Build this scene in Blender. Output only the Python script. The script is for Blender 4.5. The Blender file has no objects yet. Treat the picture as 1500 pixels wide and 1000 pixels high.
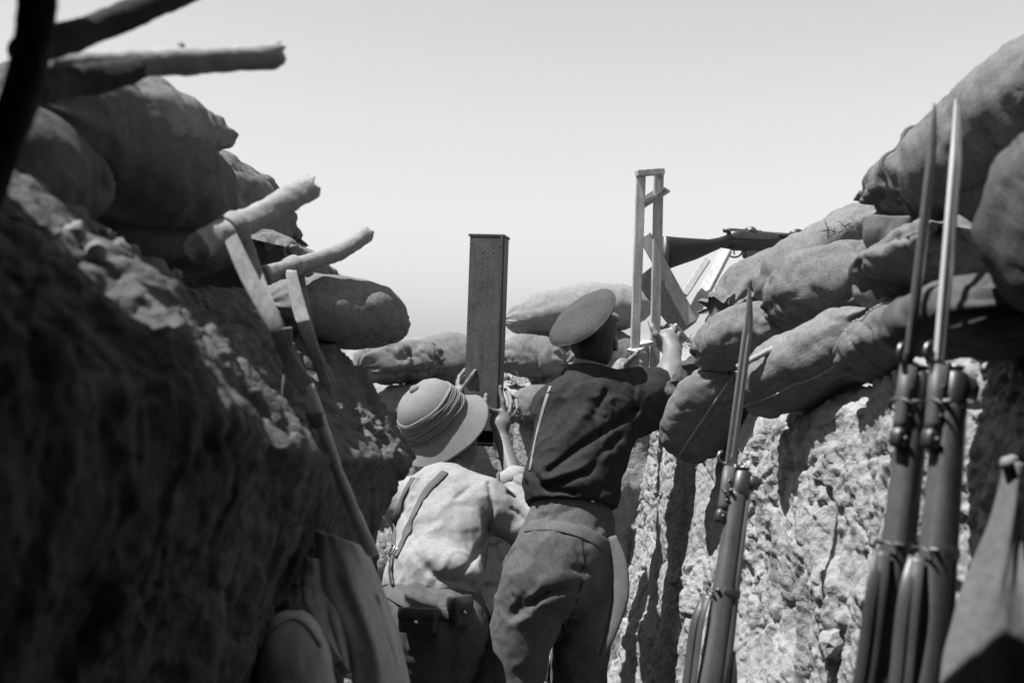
import bpy, math, random
import numpy as np
from mathutils import Vector, Matrix
from mathutils.bvhtree import BVHTree
random.seed(7)
SC = bpy.context.scene
COL = SC.collection
R = math.radians
H = 1.55            # eye height of the camera above the trench floor
F = 1600.0          # focal length in photograph pixels (1500 wide)

# ------------------------------------------------------------------ camera
cam = bpy.data.cameras.new('camera'); camo = bpy.data.objects.new('camera', cam); COL.objects.link(camo)
camo.location = (0, 0, H); camo.rotation_euler = (R(90), 0, 0)
cam.sensor_width = 36; cam.lens = 36 * F / 1500; cam.clip_start = 0.05; cam.clip_end = 6000
cam.dof.use_dof = True; cam.dof.focus_distance = 3.6; cam.dof.aperture_fstop = 3.0
SC.camera = camo
# ------------------------------------------------------------------ sky and sun (black and white, as the film saw them)
SUN_EL, SUN_AZ = 66.0, -108.0      # elevation; azimuth measured clockwise from +Y (the view direction)
w = bpy.data.worlds.new('World'); SC.world = w; w.use_nodes = True
nt = w.node_tree; nt.nodes.clear()
sky = nt.nodes.new('ShaderNodeTexSky'); sky.sky_type = 'NISHITA'; sky.sun_disc = False
sky.sun_elevation = R(SUN_EL); sky.sun_rotation = R(SUN_AZ); sky.air_density = 1.25; sky.dust_density = 0.0; sky.ozone_density = 1.0
bw = nt.nodes.new('ShaderNodeSeparateColor'); bg = nt.nodes.new('ShaderNodeBackground'); wo = nt.nodes.new('ShaderNodeOutputWorld')
nt.links.new(sky.outputs[0], bw.inputs[0]); nt.links.new(bw.outputs[2], bg.inputs[0]); nt.links.new(bg.outputs[0], wo.inputs[0])
bg.inputs[1].default_value = 0.067
sl = bpy.data.lights.new('sun', 'SUN'); sl.energy = 5.0; sl.angle = R(0.5); sl.color = (1, 1, 1)
so = bpy.data.objects.new('sun', sl); COL.objects.link(so)
_az, _el = R(SUN_AZ), R(SUN_EL)
TOSUN = Vector((math.sin(_az) * math.cos(_el), math.cos(_az) * math.cos(_el), math.sin(_el)))
so.rotation_euler = TOSUN.to_track_quat('Z', 'Y').to_euler(); so.location = (-3, 0, 8)
SC.view_settings.view_transform = 'Standard'; SC.view_settings.look = 'None'
SC.view_settings.exposure = 0.98; SC.view_settings.gamma = 1.0
SC.cycles.max_bounces = 6

# ------------------------------------------------------------------ helpers
def P(px, py, d):
    """world point seen at photograph pixel (px, py) at distance d along the view axis"""
    return np.array([(px - 750) / F * d, d, H - (py - 500) / F * d])

def _hash(ix, iy, iz, seed):
    h = (ix.astype(np.int64) * 374761393 + iy.astype(np.int64) * 668265263 + iz.astype(np.int64) * 2147483647 + seed * 1274126177) & 0xFFFFFFFF
    h = ((h ^ (h >> 13)) * 1274126177) & 0xFFFFFFFF
    h = ((h ^ (h >> 16)) * 2246822519) & 0xFFFFFFFF
    return ((h ^ (h >> 15)) & 0xFFFFFF) / float(0x1000000)

def vnoise(p, seed=0):
    """smooth noise in -1..1 at points p (...,3)"""
    i = np.floor(p).astype(np.int64); f = p - i
    f = f * f * f * (f * (f * 6 - 15) + 10)
    r = 0
    for dx in (0, 1):
        wx = f[..., 0] if dx else 1 - f[..., 0]
        for dy in (0, 1):
            wy = f[..., 1] if dy else 1 - f[..., 1]
            for dz in (0, 1):
                wz = f[..., 2] if dz else 1 - f[..., 2]
                r = r + wx * wy * wz * _hash(i[..., 0] + dx, i[..., 1] + dy, i[..., 2] + dz, seed)
    return r * 2 - 1

def fbm(p, o=4, seed=0, gain=0.5, lac=2.03):
    a, s, r = 1.0, 0.0, 0
    for k in range(o):
        r = r + a * vnoise(p * lac ** k + 17.3 * k, seed + k); s += a; a *= gain
    return r / s

def ridged(p, o=3, seed=0):
    a, s, r = 1.0, 0.0, 0
    for k in range(o):
        r = r + a * (1 - 2 * np.abs(vnoise(p * 2.1 ** k + 9.1 * k, seed + k))); s += a; a *= 0.5
    return r / s

def facets(p, seed=0, tilt=1.0):
    """hacked-earth relief: every Voronoi cell is a tilted plane; also F2-F1 (0 on the cracks)"""
    i = np.floor(p).astype(np.int64)
    f1 = np.full(p.shape[:-1], 9.0); f2 = f1.copy(); val = np.zeros_like(f1)
    for dx in (-1, 0, 1):
        for dy in (-1, 0, 1):
            for dz in (-1, 0, 1):
                cx, cy, cz = i[..., 0] + dx, i[..., 1] + dy, i[..., 2] + dz
                q = np.stack([cx + _hash(cx, cy, cz, seed), cy + _hash(cx, cy, cz, seed + 1), cz + _hash(cx, cy, cz, seed + 2)], -1)
                dv = p - q; d = np.sqrt((dv ** 2).sum(-1))
                g = np.stack([_hash(cx, cy, cz, seed + 3 + k) - 0.5 for k in range(3)], -1)
                v = (_hash(cx, cy, cz, seed + 7) - 0.5) + tilt * (dv * g).sum(-1) * 2
                c = d < f1
                f2 = np.where(c, f1, np.minimum(f2, d)); val = np.where(c, v, val); f1 = np.where(c, d, f1)
    return val, f2 - f1

def sstep(a, b, x):
    t = np.clip((x - a) / (b - a), 0, 1); return t * t * (3 - 2 * t)

ORG = {}
def mk(name, V, Fc, mat, parent=None, local=False, smooth=True, uv=None):
    """one mesh object; V in world coordinates unless local"""
    V = np.asarray(V, dtype=np.float64).reshape(-1, 3)
    o0 = np.zeros(3)
    if parent is not None and not local: o0 = ORG.get(parent.name, np.zeros(3))
    V = V - o0
    me = bpy.data.meshes.new(name)
    if isinstance(Fc, np.ndarray):
        n = Fc.shape[1]; Fc = Fc.astype(np.int32)
        me.vertices.add(len(V)); me.vertices.foreach_set('co', V.astype(np.float32).ravel())
        me.loops.add(Fc.size); me.loops.foreach_set('vertex_index', Fc.ravel())
        me.polygons.add(len(Fc)); me.polygons.foreach_set('loop_start', np.arange(0, Fc.size, n, dtype=np.int32))
        me.polygons.foreach_set('loop_total', np.full(len(Fc), n, dtype=np.int32))
        me.update(calc_edges=True)
    else:
        me.from_pydata([tuple(v) for v in V], [], Fc); me.update()
    me.validate()
    if len(me.polygons) and not name.startswith(('trench', 'ground', 'hills')):
        nl = np.empty(len(me.polygons) * 3, dtype=np.float32); me.polygons.foreach_get('normal', nl); cl = np.empty_like(nl); me.polygons.foreach_get('center', cl)
        ar = np.empty(len(me.polygons), dtype=np.float32); me.polygons.foreach_get('area', ar); cl = cl.reshape(-1, 3); nl = nl.reshape(-1, 3)
        if (((cl - V.mean(0)) * nl).sum(1) * ar).sum() < 0: me.flip_normals()
    me.polygons.foreach_set('use_smooth', np.full(len(me.polygons), smooth, dtype=bool))
    if uv is not None:
        l = me.uv_layers.new(name='UVMap'); vi = np.empty(len(me.loops), dtype=np.int32); me.loops.foreach_get('vertex_index', vi)
        l.data.foreach_set('uv', np.asarray(uv, dtype=np.float32)[vi].ravel())
    if mat is not None: me.materials.append(mat)
    o = bpy.data.objects.new(name, me); COL.objects.link(o)
    if parent is not None:
        o.parent = parent; ORG[o.name] = ORG.get(parent.name, np.zeros(3))
    return o

def tag(o, label=None, cat=None, group=None, kind=None):
    if label: o['label'] = label
    if cat: o['category'] = cat
    if group: o['group'] = group
    if kind: o['kind'] = kind
    return o

def thing(name, loc, label, cat, group=None):
    o = bpy.data.objects.new(name, None); COL.objects.link(o); o.location = loc; o.empty_display_size = 0.1
    ORG[o.name] = np.array(loc, dtype=float)
    return tag(o, label, cat, group)

def origin_to(o, p):
    """move a single-mesh thing's origin to p without moving it"""
    p = Vector(p); o.data.transform(Matrix.Translation(-p)); o.location = p; ORG[o.name] = np.array(p)

def grid_faces(nu, nv, wrap_v=False):
    i = np.arange(nu - 1)[:, None]; j = np.arange(nv if wrap_v else nv - 1)[None, :]
    j2 = (j + 1) % nv
    a = i * nv + j; b = i * nv + j2; c = (i + 1) * nv + j2; d = (i + 1) * nv + j
    return np.stack([a, b, c, d], -1).reshape(-1, 4)

def nrm(v):
    v = np.asarray(v, float); return v / (np.linalg.norm(v, axis=-1, keepdims=True) + 1e-12)

def smooth_path(pts, n):
    """Catmull-Rom through pts -> n points"""
    pts = np.asarray(pts, float)
    p = np.vstack([2 * pts[0] - pts[1], pts, 2 * pts[-1] - pts[-2]])
    t = np.linspace(0, len(pts) - 1 - 1e-9, n); k = t.astype(int); f = (t - k)[:, None]
    a, b, c, d = p[k], p[k + 1], p[k + 2], p[k + 3]
    return 0.5 * (2 * b + (c - a) * f + (2 * a - 5 * b + 4 * c - d) * f ** 2 + (3 * b - a - 3 * c + d) * f ** 3)

def tube_data(pts, rad, n=12, flat=1.0, up=None):
    pts = np.asarray(pts, float); m = len(pts); rad = np.broadcast_to(np.asarray(rad, float), (m,))
    T = nrm(np.gradient(pts, axis=0))
    u0 = np.array(up if up is not None else ((0, 0, 1) if abs(T[0][2]) < 0.9 else (1, 0, 0)), float)
    V = []; x = None
    for k in range(m):
        x = (u0 if x is None else x); x = nrm(x - T[k] * np.dot(x, T[k])); y = np.cross(T[k], x)
        a = np.linspace(0, 2 * np.pi, n, endpoint=False)
        V.append(pts[k] + rad[k] * (np.cos(a)[:, None] * x * flat + np.sin(a)[:, None] * y))
    V = np.vstack(V); Fc = [tuple(int(q) for q in f) for f in grid_faces(m, n, True)]
    Fc.append(tuple(range(n - 1, -1, -1))); Fc.append(tuple(range((m - 1) * n, m * n)))
    return V, Fc

def tube(name, pts, rad, mat, parent=None, n=12, local=False, flat=1.0, up=None):
    V, Fc = tube_data(pts, rad, n, flat, up); return mk(name, V, Fc, mat, parent, local)

def ribbon(name, pts, nors, width, thick, mat, parent=None, local=False):
    """strap of rectangular section along pts; nors = direction its flat face looks"""
    pts = np.asarray(pts, float); m = len(pts); nors = nrm(np.broadcast_to(np.asarray(nors, float), (m, 3)))
    T = nrm(np.gradient(pts, axis=0)); S = nrm(np.cross(T, nors)); N = nrm(np.cross(S, T))
    wd = np.broadcast_to(np.asarray(width, float), (m,))[:, None] / 2
    h = thick / 2; b = 0.8
    ring = [pts - S * wd - N * h * .3, pts - S * wd * b - N * h, pts + S * wd * b - N * h, pts + S * wd - N * h * .3,
            pts + S * wd + N * h * .3, pts + S * wd * b + N * h, pts - S * wd * b + N * h, pts - S * wd + N * h * .3]
    V = np.stack(ring, 1).reshape(-1, 3); Fc = [tuple(int(q) for q in f) for f in grid_faces(m, 8, True)]
    Fc.append(tuple(range(7, -1, -1))); Fc.append(tuple(range((m - 1) * 8, m * 8)))
    return mk(name, V, Fc, mat, parent, local)

def bar_data(a, b, wd, th, up, bev=0.12):
    a = np.asarray(a, float); b = np.asarray(b, float); T = nrm(b - a)
    N = np.asarray(up, float); N = nrm(N - T * np.dot(N, T)); S = np.cross(T, N)
    c = min(wd, th) * bev; V = []
    for p, k in ((a, 0), (a + T * c, 1), (b - T * c, 1), (b, 0)):
        x, y = wd / 2 - (0 if k else c), th / 2 - (0 if k else c)
        for sx, sy in ((-x + c, -y), (x - c, -y), (x, -y + c), (x, y - c), (x - c, y), (-x + c, y), (-x, y - c), (-x, -y + c)):
            V.append(p + S * sx + N * sy)
    Fc = [tuple(int(q) for q in f) for f in grid_faces(4, 8, True)] + [tuple(range(7, -1, -1)), tuple(range(24, 32))]
    return np.array(V), Fc

def bar(name, a, b, wd, th, up, mat, parent=None, local=False):
    V, Fc = bar_data(a, b, wd, th, up); return mk(name, V, Fc, mat, parent, local, smooth=False)

def frame_from_axis(c, axis, front):
    z = nrm(axis); y = np.asarray(front, float); y = nrm(y - z * np.dot(y, z)); x = np.cross(y, z)
    M = np.eye(4); M[:3, 0], M[:3, 1], M[:3, 2], M[:3, 3] = x, y, z, c; return M

def lathe_data(prof, n, M, sx=1, sy=1, fn=None):
    prof = np.asarray(prof, float); a = np.linspace(0, 2 * np.pi, n, endpoint=False)
    r, z = prof[:, 0][:, None], prof[:, 1][:, None]
    L = np.stack([r * np.cos(a) * sx, r * np.sin(a) * sy, z + 0 * a], -1)
    if fn: L = fn(L, np.broadcast_to(a, L.shape[:2]))
    V = L.reshape(-1, 3) @ M[:3, :3].T + M[:3, 3]
    return V, grid_faces(len(prof), n, True)

def lathe(name, prof, n, M, mat, parent=None, sx=1, sy=1, fn=None):
    V, Fc = lathe_data(prof, n, M, sx, sy, fn); return mk(name, V, Fc, mat, parent)

# -------- implicit bodies: smooth unions of tapered capsules and ellipsoids, meshed with surface nets
class SDF:
    def __init__(s, lo, hi, h):
        s.lo = np.array(lo, float); s.h = h; s.n = np.ceil((np.array(hi) - s.lo) / h).astype(int) + 1
        s.f = np.full(tuple(s.n), 0.2, dtype=np.float32)
    def sub(s, lo, hi):
        a = np.clip(np.floor((np.asarray(lo) - s.lo) / s.h).astype(int), 0, s.n); b = np.clip(np.ceil((np.asarray(hi) - s.lo) / s.h).astype(int) + 1, 0, s.n)
        sl = tuple(slice(x, y) for x, y in zip(a, b))
        ax = [s.lo[k] + s.h * np.arange(a[k], b[k]) for k in range(3)]
        return sl, np.stack(np.meshgrid(*ax, indexing='ij'), -1)
    def smin(s, sl, d, k):
        f = s.f[sl]
        if k > 0:
            hh = np.clip(0.5 + 0.5 * (f - d) / k, 0, 1); s.f[sl] = f * (1 - hh) + d * hh - k * hh * (1 - hh)
        else: s.f[sl] = np.minimum(f, d)
    def cap(s, a, b, ra, rb, k=0.03):
        a, b = np.asarray(a, float), np.asarray(b, float); m = max(ra, rb) + k + 3 * s.h
        sl, p = s.sub(np.minimum(a, b) - m, np.maximum(a, b) + m)
        if p.size == 0: return
        ab = b - a; t = np.clip(((p - a) @ ab) / (ab @ ab + 1e-12), 0, 1)
        d = np.sqrt(((p - a - t[..., None] * ab) ** 2).sum(-1)) - (ra + (rb - ra) * t)
        s.smin(sl, d, k)
    def ell(s, c, r, X=(1, 0, 0), Z=(0, 0, 1), k=0.03):
        c = np.asarray(c, float); r = np.asarray(r, float); m = r.max() + k + 3 * s.h
        sl, p = s.sub(c - m, c + m)
        if p.size == 0: return
        z = nrm(Z); x = np.asarray(X, float); x = nrm(x - z * (x @ z)); y = np.cross(z, x)
        q = (p - c) @ np.stack([x, y, z], 1)
        k0 = np.sqrt(((q / r) ** 2).sum(-1)); k1 = np.sqrt(((q / r ** 2) ** 2).sum(-1)) + 1e-9
        s.smin(sl, k0 * (k0 - 1) / k1, k)
    def chain(s, pts, rad, k=0.03):
        for i in range(len(pts) - 1): s.cap(pts[i], pts[i + 1], rad[i], rad[i + 1], k)
    def cut(s, c, n):
        """keep the side of the plane that n points away from"""
        sl, p = s.sub(s.lo, s.lo + s.n * s.h); d = (p - np.asarray(c)) @ nrm(n); s.f = np.maximum(s.f, d.astype(np.float32))
    def shell_noise(s, fn):
        m = np.abs(s.f) < 0.05; idx = np.argwhere(m); p = s.lo + idx * s.h
        s.f[m] += fn(p).astype(np.float32)
    def mesh(s):
        f = s.f; n = np.array(f.shape) - 1; ins = f < 0
        cs = [(i, j, k) for i in (0, 1) for j in (0, 1) for k in (0, 1)]
        vw = lambda A, c: A[c[0]:c[0] + n[0], c[1]:c[1] + n[1], c[2]:c[2] + n[2]]
        cnt = sum(vw(ins, c).astype(np.int8) for c in cs)
        act = (cnt > 0) & (cnt < 8); ids = np.argwhere(act)
        idx = np.full(tuple(n), -1, dtype=np.int64); idx[act] = np.arange(len(ids))
        cv = {c: f[ids[:, 0] + c[0], ids[:, 1] + c[1], ids[:, 2] + c[2]] for c in cs}
        acc = np.zeros((len(ids), 3)); num = np.zeros(len(ids))
        for c in cs:
            for ax in range(3):
                if c[ax] == 0:
                    c2 = list(c); c2[ax] = 1; c2 = tuple(c2); a, b = cv[c], cv[c2]
                    x = (a < 0) != (b < 0); t = np.where(x, a / np.where(x, a - b, 1), 0)
                    pt = np.tile(np.array(c, float), (len(ids), 1)); pt[:, ax] = t
                    acc[x] += pt[x]; num[x] += 1
        V = s.lo + (ids + acc / num[:, None]) * s.h
        Q = []
        for ax in range(3):
            u, v = (ax + 1) % 3, (ax + 2) % 3
            sh = list(f.shape); sh[ax] -= 1
            s0 = [slice(None)] * 3; s1 = [slice(None)] * 3; s0[ax] = slice(0, -1); s1[ax] = slice(1, None)
            a, b = ins[tuple(s0)], ins[tuple(s1)]
            e = np.argwhere(a != b)
            ok = (e[:, u] > 0) & (e[:, v] > 0) & (e[:, u] < n[u]) & (e[:, v] < n[v]); e = e[ok]
            fl = a[e[:, 0], e[:, 1], e[:, 2]]
            q = []
            for du, dv in ((-1, -1), (0, -1), (0, 0), (-1, 0)):
                g = e.copy(); g[:, u] += du; g[:, v] += dv; q.append(idx[g[:, 0], g[:, 1], g[:, 2]])
            q = np.stack(q, 1); q[~fl] = q[~fl][:, ::-1]; Q.append(q)
        Q = np.vstack(Q); Q = Q[(Q >= 0).all(1)]
        return V, Q

# ------------------------------------------------------------------ materials (all grey: the photograph is black and white)
def mat(name, base, var=0.25, scale=6.0, rough=0.9, metal=0.0, bump=0.3, bscale=60.0, bdist=0.004, weave=0.0, spec=0.3, fine=0.15, grain=None, rnd=0.12):
    m = bpy.data.materials.new(name); m.use_nodes = True; t = m.node_tree; N = t.nodes; L = t.links
    b = N['Principled BSDF']; b.inputs['Roughness'].default_value = rough; b.inputs['Metallic'].default_value = metal
    b.inputs['Specular IOR Level'].default_value = spec
    tc = N.new('ShaderNodeTexCoord')
    def math_(op, x, y):
        q = N.new('ShaderNodeMath'); q.operation = op
        for i, v in ((0, x), (1, y)):
            if isinstance(v, (int, float)): q.inputs[i].default_value = v
            else: L.new(v, q.inputs[i])
        return q.outputs[0]
    def noise(sc, det=5, vec=None, ro=0.55, mscale=None):
        n = N.new('ShaderNodeTexNoise'); n.inputs['Scale'].default_value = sc; n.inputs['Detail'].default_value = det; n.inputs['Roughness'].default_value = ro
        v = vec or tc.outputs['Object']
        if mscale:
            mp = N.new('ShaderNodeMapping'); mp.inputs['Scale'].default_value = mscale; L.new(v, mp.inputs['Vector']); v = mp.outputs[0]
        L.new(v, n.inputs['Vector']); return n.outputs['Fac']
    n1 = noise(scale, 6); n2 = noise(scale * 9, 4)
    v = math_('ADD', math_('MULTIPLY', math_('SUBTRACT', n1, 0.5), var * 4), math_('MULTIPLY', math_('SUBTRACT', n2, 0.5), fine * 4))
    if rnd:
        oi = N.new('ShaderNodeObjectInfo'); v = math_('ADD', v, math_('MULTIPLY', math_('SUBTRACT', oi.outputs['Random'], 0.5), rnd * 2))
    hgt = noise(bscale, 6, ro=0.6)
    if grain:
        g = noise(1.0, 5, mscale=grain); v = math_('ADD', v, math_('MULTIPLY', math_('SUBTRACT', g, 0.5), 1.2)); hgt = math_('ADD', hgt, math_('MULTIPLY', g, 1.5))
    if weave:
        uv = tc.outputs['UV']
        a = noise(1.0, 3, uv, mscale=(230, 34, 1)); c = noise(1.0, 3, uv, mscale=(34, 230, 1))
        wv = math_('ADD', a, c); v = math_('ADD', v, math_('MULTIPLY', math_('SUBTRACT', wv, 1.0), weave * 1.6)); hgt = math_('ADD', math_('MULTIPLY', hgt, 0.6), wv)
    col = math_('MULTIPLY', math_('MAXIMUM', math_('ADD', v, 1.0), 0.15), base)
    cc = N.new('ShaderNodeCombineColor')
    for i in range(3): L.new(col, cc.inputs[i])
    L.new(cc.outputs[0], b.inputs['Base Color'])
    bp = N.new('ShaderNodeBump'); bp.inputs['Strength'].default_value = bump; bp.inputs['Distance'].default_value = bdist
    L.new(hgt, bp.inputs['Height']); L.new(bp.outputs[0], b.inputs['Normal'])
    return m

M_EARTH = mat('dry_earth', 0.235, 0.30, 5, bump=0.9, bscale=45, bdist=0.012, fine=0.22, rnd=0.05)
M_EARTHL = mat('shade_dark_earth', 0.09, 0.22, 4, bump=0.8, bscale=40, bdist=0.012, fine=0.22, rnd=0.05)  # earth darkened to put the left wall's deep shade into its colour
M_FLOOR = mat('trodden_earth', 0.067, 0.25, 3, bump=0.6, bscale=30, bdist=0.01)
M_GROUND = mat('dry_ground', 0.168, 0.25, 0.6, bump=0.5, bscale=8, bdist=0.03)
M_HILL = mat('scrub_hill', 0.210, 0.2, 0.02, bump=0.2, bscale=0.2, bdist=1.0)
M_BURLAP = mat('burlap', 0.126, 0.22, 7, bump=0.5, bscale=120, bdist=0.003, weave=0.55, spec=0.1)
M_BURLAPD = mat('shade_and_dark_burlap', 0.071, 0.25, 7, bump=0.5, bscale=120, bdist=0.003, weave=0.55, spec=0.1)  # burlap darkened to hold the shade on bags; also the rag's dark cloth
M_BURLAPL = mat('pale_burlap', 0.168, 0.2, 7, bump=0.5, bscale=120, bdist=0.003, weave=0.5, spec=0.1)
M_THREAD = mat('seam_cord', 0.252, 0.3, 30, bump=0.5, bscale=300)
M_KHAKI_L = mat('pale_drill_cloth', 0.235, 0.14, 9, bump=0.35, bscale=180, bdist=0.002, fine=0.16, spec=0.1)
M_KHAKI_M = mat('grey_serge', 0.088, 0.2, 9, bump=0.4, bscale=200, bdist=0.002, fine=0.22, spec=0.1)
M_SERGE_D = mat('dark_serge', 0.026, 0.22, 9, bump=0.4, bscale=200, bdist=0.002, fine=0.25, spec=0.1)
M_CAP = mat('cap_cloth', 0.055, 0.16, 12, bump=0.4, bscale=220, bdist=0.002, fine=0.2, spec=0.1)
M_HELMET = mat('helmet_cloth', 0.16, 0.12, 12, bump=0.35, bscale=260, bdist=0.0015, fine=0.12, spec=0.1)
M_PUGGAREE = mat('pleated_cloth', 0.15, 0.15, 20, bump=0.4, bscale=200, bdist=0.002, fine=0.15, spec=0.1)
M_SKIN = mat('skin', 0.126, 0.12, 12, rough=0.55, bump=0.25, bscale=150, bdist=0.0015, fine=0.1, spec=0.4)
M_HAIR = mat('hair', 0.017, 0.3, 40, rough=0.6, bump=0.6, bscale=200)
M_WOOD = mat('box_wood', 0.062, 0.30, 14, rough=0.65, bump=0.4, bscale=120, bdist=0.002, grain=(90, 90, 7), fine=0.35)
M_TIMBER = mat('pale_timber', 0.30, 0.2, 10, rough=0.75, bump=0.35, bscale=90, bdist=0.002, grain=(70, 70, 8))
M_LOG = mat('weathered_pole', 0.218, 0.25, 10, rough=0.85, bump=0.6, bscale=80, bdist=0.004)
M_LOGD = mat('dark_post', 0.017, 0.3, 10, rough=0.9, bump=0.6, bscale=60, bdist=0.005)
M_STOCK = mat('rifle_wood', 0.06, 0.35, 8, rough=0.55, bump=0.3, bscale=120, bdist=0.001, grain=(90, 90, 8), spec=0.5, rnd=0.05)
M_STOCKD = mat('oiled_rifle_wood', 0.014, 0.25, 8, rough=0.6, bump=0.15, bscale=120, bdist=0.001, spec=0.3, rnd=0)
M_STEEL = mat('blued_steel', 0.10, 0.25, 30, rough=0.5, metal=0.9, bump=0.08, bscale=200, bdist=0.0005, rnd=0)
M_BLADE = mat('bayonet_steel', 0.62, 0.12, 30, rough=0.33, metal=0.45, bump=0.06, bscale=200, bdist=0.0005, rnd=0)
M_BLADED = mat('dull_bayonet_steel', 0.22, 0.2, 30, rough=0.42, metal=1.0, bump=0.06, bscale=200, bdist=0.0005, rnd=0)
M_LEATHER = mat('leather', 0.050, 0.25, 20, rough=0.45, bump=0.25, bscale=120, bdist=0.001, spec=0.5)
M_POUCH = mat('dark_leather', 0.035, 0.3, 25, rough=0.5, bump=0.4, bscale=90, bdist=0.002, spec=0.4)
M_STRAP = mat('webbing', 0.076, 0.2, 20, rough=0.8, bump=0.4, bscale=250, bdist=0.0015)
M_WEB = mat('weathered_webbing', 0.19, 0.25, 14, rough=0.85, bump=0.4, bscale=250, bdist=0.0015, grain=(80, 80, 10))
M_BRASS = mat('buckle_metal', 0.6, 0.1, 30, rough=0.3, metal=1.0, bump=0.05)
M_CANVAS = mat('canvas', 0.109, 0.15, 8, bump=0.4, bscale=160, bdist=0.002, fine=0.15, spec=0.1)
M_COAT = mat('sunlit_tone_canvas', 0.42, 0.15, 8, bump=0.4, bscale=160, bdist=0.002, fine=0.15, spec=0.1)  # canvas lightened to stand in for sun on coat, pack and stave
M_MIRROR = mat('mirror_glass', 0.25, 0.1, 10, rough=0.15, metal=0.8, bump=0.02)
M_LEAF = mat('dry_scrub', 0.076, 0.3, 5, bump=0.2)

# ------------------------------------------------------------------ the earth
def bank(name, path, crest, seed, m, s_of, nz, amp=1.0, batter=0.18, undercut=0.0, outer=3.0, side=1, lip=0.12, floor=-0.05, facet=1.0, crack=1.0, mound=0.0, lump=0.0, lipv=None, chamfer=0.0):
    lipv = lipv or lip
    """earth wall along a plan path (x, y); 'side' +1: earth lies to the right of the path direction"""
    path = np.asarray(path, float); dense = smooth_path(path, 1200)
    cum = np.concatenate([[0], np.cumsum(np.linalg.norm(np.diff(dense, axis=0), axis=1))])
    key = np.linspace(0, 1, len(path)); crestd = np.interp(np.linspace(0, 1, 1200), key, crest)
    ss = s_of(dense, cum)
    X = np.interp(ss, cum, dense[:, 0]); Y = np.interp(ss, cum, dense[:, 1]); C = np.interp(ss, cum, crestd) + H
    ker = np.ones(25) / 25
    T = np.stack([np.gradient(X, ss), np.gradient(Y, ss)], 1); T = np.stack([np.convolve(np.pad(T[:, k], 12, 'edge'), ker, 'valid') for k in (0, 1)], 1); T = nrm(T)
    Nn = np.stack([T[:, 1], -T[:, 0]], 1) * side          # into the earth
    # profile parameter: wall part 0..1, rounded lip 1..2, top 2..3
    q = np.concatenate([np.linspace(0, 1, nz, endpoint=False), np.linspace(1, 2, max(14, nz // 7 if chamfer == 0 else nz // 2), endpoint=False), 2 + np.linspace(0, 1, 34) ** 2.2])
    Q, _ = np.meshgrid(q, ss); Cg = C[:, None]
    off = np.zeros_like(Q); z = np.zeros_like(Q)
    hw = Cg - lipv - floor
    a = Q <= 1; z = np.where(a, floor + Q * hw, z); off = np.where(a, batter * Q * 1.2 + undercut * np.clip(1 - Q, 0, 1) ** 0.9, off)
    b = (Q > 1) & (Q <= 2); an = (np.clip(Q, 1, 2) - 1) * np.pi / 2
    tl = an / (np.pi / 2); z = np.where(b, Cg - lipv + lipv * ((1 - chamfer) * np.sin(an) + chamfer * tl), z); off = np.where(b, batter * 1.2 + lip * ((1 - chamfer) * (1 - np.cos(an)) + chamfer * tl), off)
    c = Q > 2; u = np.clip(Q - 2, 0, 1); z = np.where(c, Cg - 0.10 * u * outer + mound * sstep(0.04, 0.2, u), z); off = np.where(c, batter * 1.2 + lip + u * outer, off)
    Pn = np.stack([X[:, None] + Nn[:, 0][:, None] * off, Y[:, None] + Nn[:, 1][:, None] * off, z], -1)
    du = np.gradient(Pn, axis=0); dv = np.gradient(Pn, axis=1); n = nrm(np.cross(du, dv))
    outw = np.stack([-Nn[:, 0], -Nn[:, 1], 0 * Nn[:, 0]], 1)[:, None, :] + np.array([0, 0, 1.0])
    n = np.where(((n * outw).sum(-1) < 0)[..., None], -n, n)
    warp = Pn + 0.03 * np.stack([fbm(Pn * 9, 3, seed + 50 + k) for k in range(3)], -1)
    f1, c1 = facets(warp * np.array([6, 6, 4.5]), seed, 1.0)
    f2, c2 = facets(warp * np.array([17, 17, 13]) + 5, seed + 20, 1.0)
    f3, c3 = facets(warp * np.array([42, 42, 34]) + 9, seed + 40, 1.0)
    d = 0.05 * fbm(Pn * 1.7, 3, seed + 60) + 0.02 * ridged(Pn * np.array([9, 9, 2.6]), 3, seed + 70)
    scr = 0.35 + 0.65 * sstep(-0.25, 0.25, fbm(Pn * 3.1, 2, seed + 33)); d = d + facet * scr * (0.014 * f1 + 0.013 * f2 + 0.0085 * f3) + 0.005 * fbm(Pn * 60, 4, seed + 80, 0.65) + scr * 0.009 * ridged(warp * np.array([34, 34, 15]), 3, seed + 90)
    d = d - crack * (0.022 * (1 - sstep(0, 0.09, c1)) + 0.008 * (1 - sstep(0, 0.12, c2)))
    d = d + lump * fbm(Pn * np.array([4.5, 4.5, 3.5]), 2, seed + 95)
    fade = 1 - 0.5 * sstep(2.1, 3, Q)
    Pn = Pn + n * (d * amp * fade)[..., None]
    Fg = grid_faces(len(ss), len(q)); fn_ = np.cross(Pn[1, 3] - Pn[0, 3], Pn[0, 4] - Pn[0, 3])
    if fn_ @ n[0, 3] > 0: Fg = Fg[:, ::-1]
    o = mk(name, Pn, np.ascontiguousarray(Fg), m)
    tag(o, kind='structure'); return o

def s_near(y0, y1, fine, coarse):
    def f(dense, cum):
        out = [0.0]
        while out[-1] < cum[-1]:
            y = np.interp(out[-1], cum, dense[:, 1]); out.append(out[-1] + (fine if y0 <= y <= y1 else coarse))
        return np.array(out)
    return f

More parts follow.
